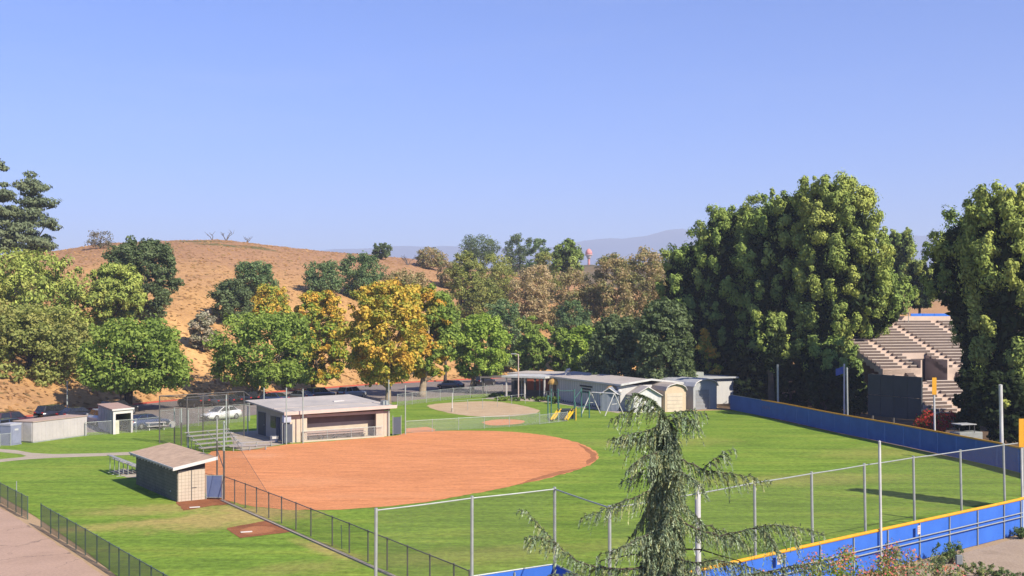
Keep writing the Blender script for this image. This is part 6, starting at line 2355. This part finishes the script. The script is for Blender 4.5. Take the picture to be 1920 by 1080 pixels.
# ------------------------------------------------------------------ playground
PG = plain('play_green', (.05, .14, .12), (.06, .17, .14))
PY = plain('play_yellow', (.78, .52, .03), (.7, .45, .03))
c0 = gp(1063, 788)
pg = thing('play_structure', 'green climbing frame with two yellow slides by the fence', 'playground', c0)
def lp(dx, dy, z):
    return (c0.x + dx, c0.y + dy, z)
for dx, dy, hh in ((-.9, 0, 2.0), (.9, 0, 2.0), (-.9, 1.6, 3.3), (.9, 1.6, 3.3), (-1.6, 3.2, 3.2), (1.8, 3.4, 3.3), (2.6, 2.4, 3.0), (-2.0, 2.0, 2.6)):
    MB().tube([lp(dx, dy, 0), lp(dx, dy, hh)], .07, 8).build('post', PG, pg)
MB().box(lp(0, .8, 1.1), (1.9, 1.7, .1)).build('deck', plain('deck_dark', (.05, .06, .06)), pg)
MB().box(lp(0, .05, .62), (1.6, .06, .95)).build('panel', plain('panel_dark', (.05, .07, .08)), pg)
for s, ex in ((-1, -1.75), (1, .1)):
    sl_ = MB()
    a, b = V(lp(s * .75, .3, 1.15)), V(lp(s * .75 + (-.9 if s < 0 else -.9), -1.2, .15))
    d = (b - a).normalized()
    side = d.cross(V((0, 0, 1))).normalized()
    up = side.cross(d)
    q = [a - side * .15, b - side * .15, b + side * .15, a + side * .15]
    sl_.hexa([tuple(v - up * .04) for v in q] + [tuple(v + up * .02) for v in q])
    for sg in (-1, 1):
        o = side * (.17 * sg)
        q = [a + o - side * .03, b + o - side * .03, b + o + side * .03, a + o + side * .03]
        sl_.hexa([tuple(v - up * .05) for v in q] + [tuple(v + up * .16) for v in q])
    sl_.build('slide', PY, pg)
MB().tube([lp(.95, -.35, 0), lp(.95, -.35, 1.4)], .06, 8).build('yellow_post', PY, pg)
for a, b in (((-.9, 1.6, 3.1), (.9, 1.6, 3.1)), ((-1.6, 3.2, 2.9), (-.9, 1.6, 2.9)), ((1.8, 3.4, 3.1), (.9, 1.6, 2.2)), ((2.6, 2.4, 2.8), (1.8, 3.4, 2.8)), ((-2, 2, 2.4), (-1.6, 3.2, 2.4)), ((2.6, 2.4, 1.5), (.9, 1.6, 1.1))):
    MB().tube([lp(*a), lp(*b)], .04, 6).build('bar', PG, pg)
sw0, sw1 = gp(1108, 776), gp(1152, 779)
sw = thing('swing_set', 'white swing set with ladder top beam before the grey classroom', 'swing', sw0)
WP = plain('swing_white', (.62, .60, .57))
d = sw1 - sw0
n = V((-d.y, d.x, 0)).normalized()
for p in (sw0, sw1):
    for s in (-1, 1):
        q = p + n * (1.2 * s) + d.normalized() * (.5 if s > 0 else -.5)
        MB().tube([(q.x, q.y, 0), (p.x, p.y, 2.5)], .055, 8).build('leg', WP, sw)
    q1_ = p + n * .55; q2_ = p - n * .55
    MB().tube([(q1_.x, q1_.y, 1.3), (q2_.x, q2_.y, 1.3)], .04, 6).build('cross_bar', WP, sw)
for o in (-.25, .25):
    a, b = sw0 + n * o, sw1 + n * o
    MB().tube([(a.x, a.y, 2.5), (b.x, b.y, 2.5)], .05, 8).build('beam', WP, sw)
for k in range(7):
    p = sw0.lerp(sw1, (k + .5) / 7)
    a, b = p + n * .25, p - n * .25
    MB().tube([(a.x, a.y, 2.5), (b.x, b.y, 2.5)], .035, 6).build('rung', WP, sw)

# ------------------------------------------------------------------ stadium seating
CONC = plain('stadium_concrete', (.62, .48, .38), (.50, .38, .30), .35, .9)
CONC_SHADE = plain('stadium_shade', (.16, .12, .10), (.12, .09, .08), .5, .9)  # shade under the benches put into the colour; stairs share it
BENCHM = plain('stadium_bench', (.70, .60, .50), (.6, .5, .42), .8)
sr = V((math.cos(.30), math.sin(.30), 0))          # along the rows
sdn = V((math.sin(.30), -math.cos(.30), 0))        # down towards the track
stx = thing('stadium_seating', 'pale concrete stadium seating with dark row shadows between the pines', 'stadium', at(1740, 700, 134))
ORG_S = V((at(1690, 610, 146).x, 146, 0))
RISE, RUN = .33, .82
ztop = 10.4
SL0 = -13.0
def sbox(name, s0, s1, d0, d1, z0, z1, mat, root=stx):
    P4 = [ORG_S + sr * s + sdn * t for s, t in ((s0, d1), (s1, d1), (s1, d0), (s0, d0))]
    return MB().hexa([(p.x, p.y, z0) for p in P4] + [(p.x, p.y, z1) for p in P4]).build(name, mat, root)
aisles = (-9.4, -2.2, 5.0, 12.2)
def tier(n, d0, z0, s0, s1, gap=None):
    for k in range(n):
        dd, zz = d0 + k * RUN, z0 - k * RISE
        segs = [(s0, s1)]
        if gap and gap[2] <= k <= gap[3]:
            segs = [(s0, gap[0]), (gap[1], s1)]
        for a, b in segs:
            sbox('tread', a, b, dd, dd + RUN - .002, zz - RISE - .4, zz, CONC)
            cuts = [a] + [x for x in aisles if a < x < b] + [b]
            for i in range(len(cuts) - 1):
                l, r_ = cuts[i] + (.6 if i else 0), cuts[i + 1] - (.6 if i < len(cuts) - 2 else 0)
                if r_ - l > .5:
                    sbox('seat_bench', l, r_, dd + .1, dd + .4, zz + .30, zz + .36, BENCHM)
                    sbox('bench_gap_shade', l, r_, dd + .32, dd + .36, zz + .002, zz + .298, CONC_SHADE)
    return d0 + n * RUN, z0 - n * RISE
de, ze = tier(17, 0, ztop, SL0, 16, (-7.5, -3.9, 12, 16))
sbox('concourse', SL0, 16, de, de + 2.2, ze - 1.9, ze - 1.3, CONC)
sbox('front_wall', SL0, -7.7, de - .06, de - .002, ze - 1.3, ze + .25, CONC)
sbox('front_wall', -3.7, 16, de - .06, de - .002, ze - 1.3, ze + .25, CONC)
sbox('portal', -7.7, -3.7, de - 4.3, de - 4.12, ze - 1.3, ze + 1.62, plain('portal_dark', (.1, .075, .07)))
sbox('portal_cheek', -7.7, -7.5, de - 4.1, de, ze - 1.3, ze + 1.3, CONC)
sbox('portal_cheek', -3.9, -3.7, de - 4.1, de, ze - 1.3, ze + 1.3, CONC)
for s in (-9.9, -2.7):
    for k in range(5):
        sbox('stair', s, s + 1.0, de + .3 * k, de + .3 * k + .3, ze - 1.3, ze - .2 - .2 * k, CONC_SHADE)
tier(17, de + 2.2, ze - 1.35, SL0, 16)
sbox('back_parapet', SL0, 16, -.3, -.002, 0, ztop + .9, CONC)
# hidden bulk beneath
bz_ = thing('press_tent', 'dark pointed canopy on top of the stadium seating', 'tent', ORG_S + V((0, 0, ztop)))
pc = ORG_S + sr * (-.8) - sdn * 1.5
tn = MB()
tn.v = [(pc.x - 2, pc.y - 2, ztop + 1.2), (pc.x + 2, pc.y - 2, ztop + 1.2), (pc.x + 2, pc.y + 2, ztop + 1.2), (pc.x - 2, pc.y + 2, ztop + 1.2), (pc.x + .9, pc.y, ztop + 3.0)]
tn.f = [(0, 1, 4), (1, 2, 4), (2, 3, 4), (3, 0, 4), (3, 2, 1, 0)]
tn.build('canopy', plain('tent_dark', (.10, .09, .10)), bz_)
for dx, dy in ((-1.9, -1.9), (1.9, -1.9), (1.9, 1.9), (-1.9, 1.9)):
    MB().tube([(pc.x + dx, pc.y + dy, 0), (pc.x + dx, pc.y + dy, ztop + 1.25)], .05, 6).build('post', GALV, bz_)
blu = thing('blue_banner_wall', 'bright blue hoarding at the top right of the stadium seating', 'banner', ORG_S + sr * 5)
for k in range(5):
    sbox('panel', 2.2 + k * 1.9, 4.05 + k * 1.9, -1.0, -.9, 0, ztop + 1.25, plain('hoarding_blue', (.03, .16, .62), (.05, .2, .68)), blu)

# black board behind the wall, seen from its back
b0, b1 = gp(1627, 812), gp(1728, 826)
b0 = V(((1627 - 960) / F * 108, 108, 0)); b1 = V(((1728 - 960) / F * 102, 102, 0))
bd = thing('scoreboard', 'big dark board standing behind the blue outfield wall', 'scoreboard', b0)
d = (b1 - b0).normalized()
BLKB = plain('board_dark', (.035, .045, .05), (.05, .06, .065), .6)
npan = 4
for k in range(npan):
    for j in range(2):
        L = (b1 - b0).length / npan
        p, q = b0 + d * (k * L + .02), b0 + d * ((k + 1) * L - .02)
        wallbox('board_panel', p, q, .16, 1.6 + j * 2.05, 1.6 + (j + 1) * 2.05 - .04, BLKB, bd)
for k in range(3):
    p = b0.lerp(b1, .1 + .4 * k) + V((.1, .4, 0))
    MB().tube([(p.x, p.y, 0), (p.x, p.y, 5.7)], .12, 8).build('post', GALV_D, bd)
# picnic furniture and blue canopy under the pines
bc = thing('blue_flag', 'small blue pennant on a pale post among the pine trunks', 'flag', at(1576, 760, 118))
fp = at(1583, 760, 118)
fp = V((fp.x, fp.y, 0))
MB().tube([fp, fp + V((0, 0, 6.2))], .09, 6).build('mast', FASC, bc)
fm = MB()
for i in range(6):
    for j in range(2):
        fm.v.append((fp.x - .1 - i * .16, fp.y + .08 * math.sin(i * 1.4), 5.9 - j * .75 - .05 * i))
for i in range(5):
    fm.f.append((i * 2, i * 2 + 1, i * 2 + 3, i * 2 + 2))
fmo = fm.build('cloth', plain('flag_blue', (.12, .17, .45)), bc)
sm = fmo.modifiers.new('thick', 'SOLIDIFY'); sm.thickness = .012
gr = at(1830, 800, 92)
cart = thing('utility_cart', 'pale utility cart parked in the shade behind the outfield wall', 'cart', V((gr.x, 94, 0)))
MB().box((gr.x, 94, 1.0), (2.4, 1.3, .9), .3).build('bed', plain('cart_grey', (.3, .31, .28)), cart, bevel=.05)
MB().box((gr.x - .2, 94, 2.1), (1.6, 1.3, .08), .3).build('roof', plain('cart_roof', (.45, .45, .42)), cart, bevel=.02)
for dx in (-.8, .5):
    for dy in (-.5, .5):
        MB().tube([(gr.x + dx, 94 + dy, 1.4), (gr.x + dx, 94 + dy, 2.08)], .03, 5).build('roof_post', GALV_D, cart)
for dx in (-.8, .8):
    for dy in (-.62, .62):
        MB().tube([(gr.x + dx, 94 + dy - .08, .32), (gr.x + dx, 94 + dy + .08, .32)], .32, 12).build('wheel', TYRE, cart)

# ------------------------------------------------------------------ water tower
wt_p = V(((1104 - 960) / F * 740, 740, 0))
zt = H - (466 - HZ) / F * 740
wt = thing('water_tower', 'small red and white water tower on the skyline', 'water tower', V((wt_p.x, 740, 0)))
R_ = 2.3
wz = lambda k: zt - k
WTR = plain('tower_red', (.62, .22, .20), (.7, .35, .32))
WTW = plain('tower_pale', (.72, .60, .58))
MB().tube([(wt_p.x, 740, wz(7.2)), (wt_p.x, 740, wz(6.0)), (wt_p.x, 740, wz(4.4))], [.8, 1.4, R_], 16).build('bowl', WTW, wt, smooth=True)
MB().tube([(wt_p.x, 740, wz(4.4)), (wt_p.x, 740, wz(2.6)), (wt_p.x, 740, wz(1.2)), (wt_p.x, 740, wz(.3)), (wt_p.x, 740, wz(0))], [R_, R_, R_ * .75, R_ * .3, .05], 16).build('tank', WTR, wt, smooth=True)
MB().tube([(wt_p.x, 740, wz(4.6)), (wt_p.x, 740, wz(4.2))], R_ * 1.18, 16).build('catwalk', WTW, wt)
MB().tube([(wt_p.x, 740, 0), (wt_p.x, 740, wz(7.1))], [1.0, .8], 12).build('column', WTR, wt)

# small grey utility post in the dirt lot
p = V(((1797 - 960) / F * 47, 47, 0))
up = thing('utility_post', 'small grey utility post standing on the dirt lot', 'post', p)
MB().box((p.x, p.y, .55), (.09, .09, 1.1)).build('post', GALV_D, up)
MB().box((p.x, p.y - .06, .98), (.28, .14, .4)).build('meter_box', plain('meter_grey', (.22, .24, .25)), up, bevel=.02)

# ------------------------------------------------------------------ the hazy air
hz = MB()
hz.box((0, 4350, 305), (22000, 10100, 612), 0)
m, nt, out = nodes_of('haze_air')
pv = nt.nodes.new('ShaderNodeVolumePrincipled')
pv.inputs['Color'].default_value = (0.74, 0.82, 1.0, 1)
pv.inputs['Density'].default_value = 0.00023
pv.inputs['Density Attribute'].default_value = ''
pv.inputs['Anisotropy'].default_value = 0.0
nt.links.new(pv.outputs['Volume'], out.inputs['Volume'])
ho = hz.build('haze', m)
tag(ho, 'pale blue haze in the air', 'haze', kind='stuff')
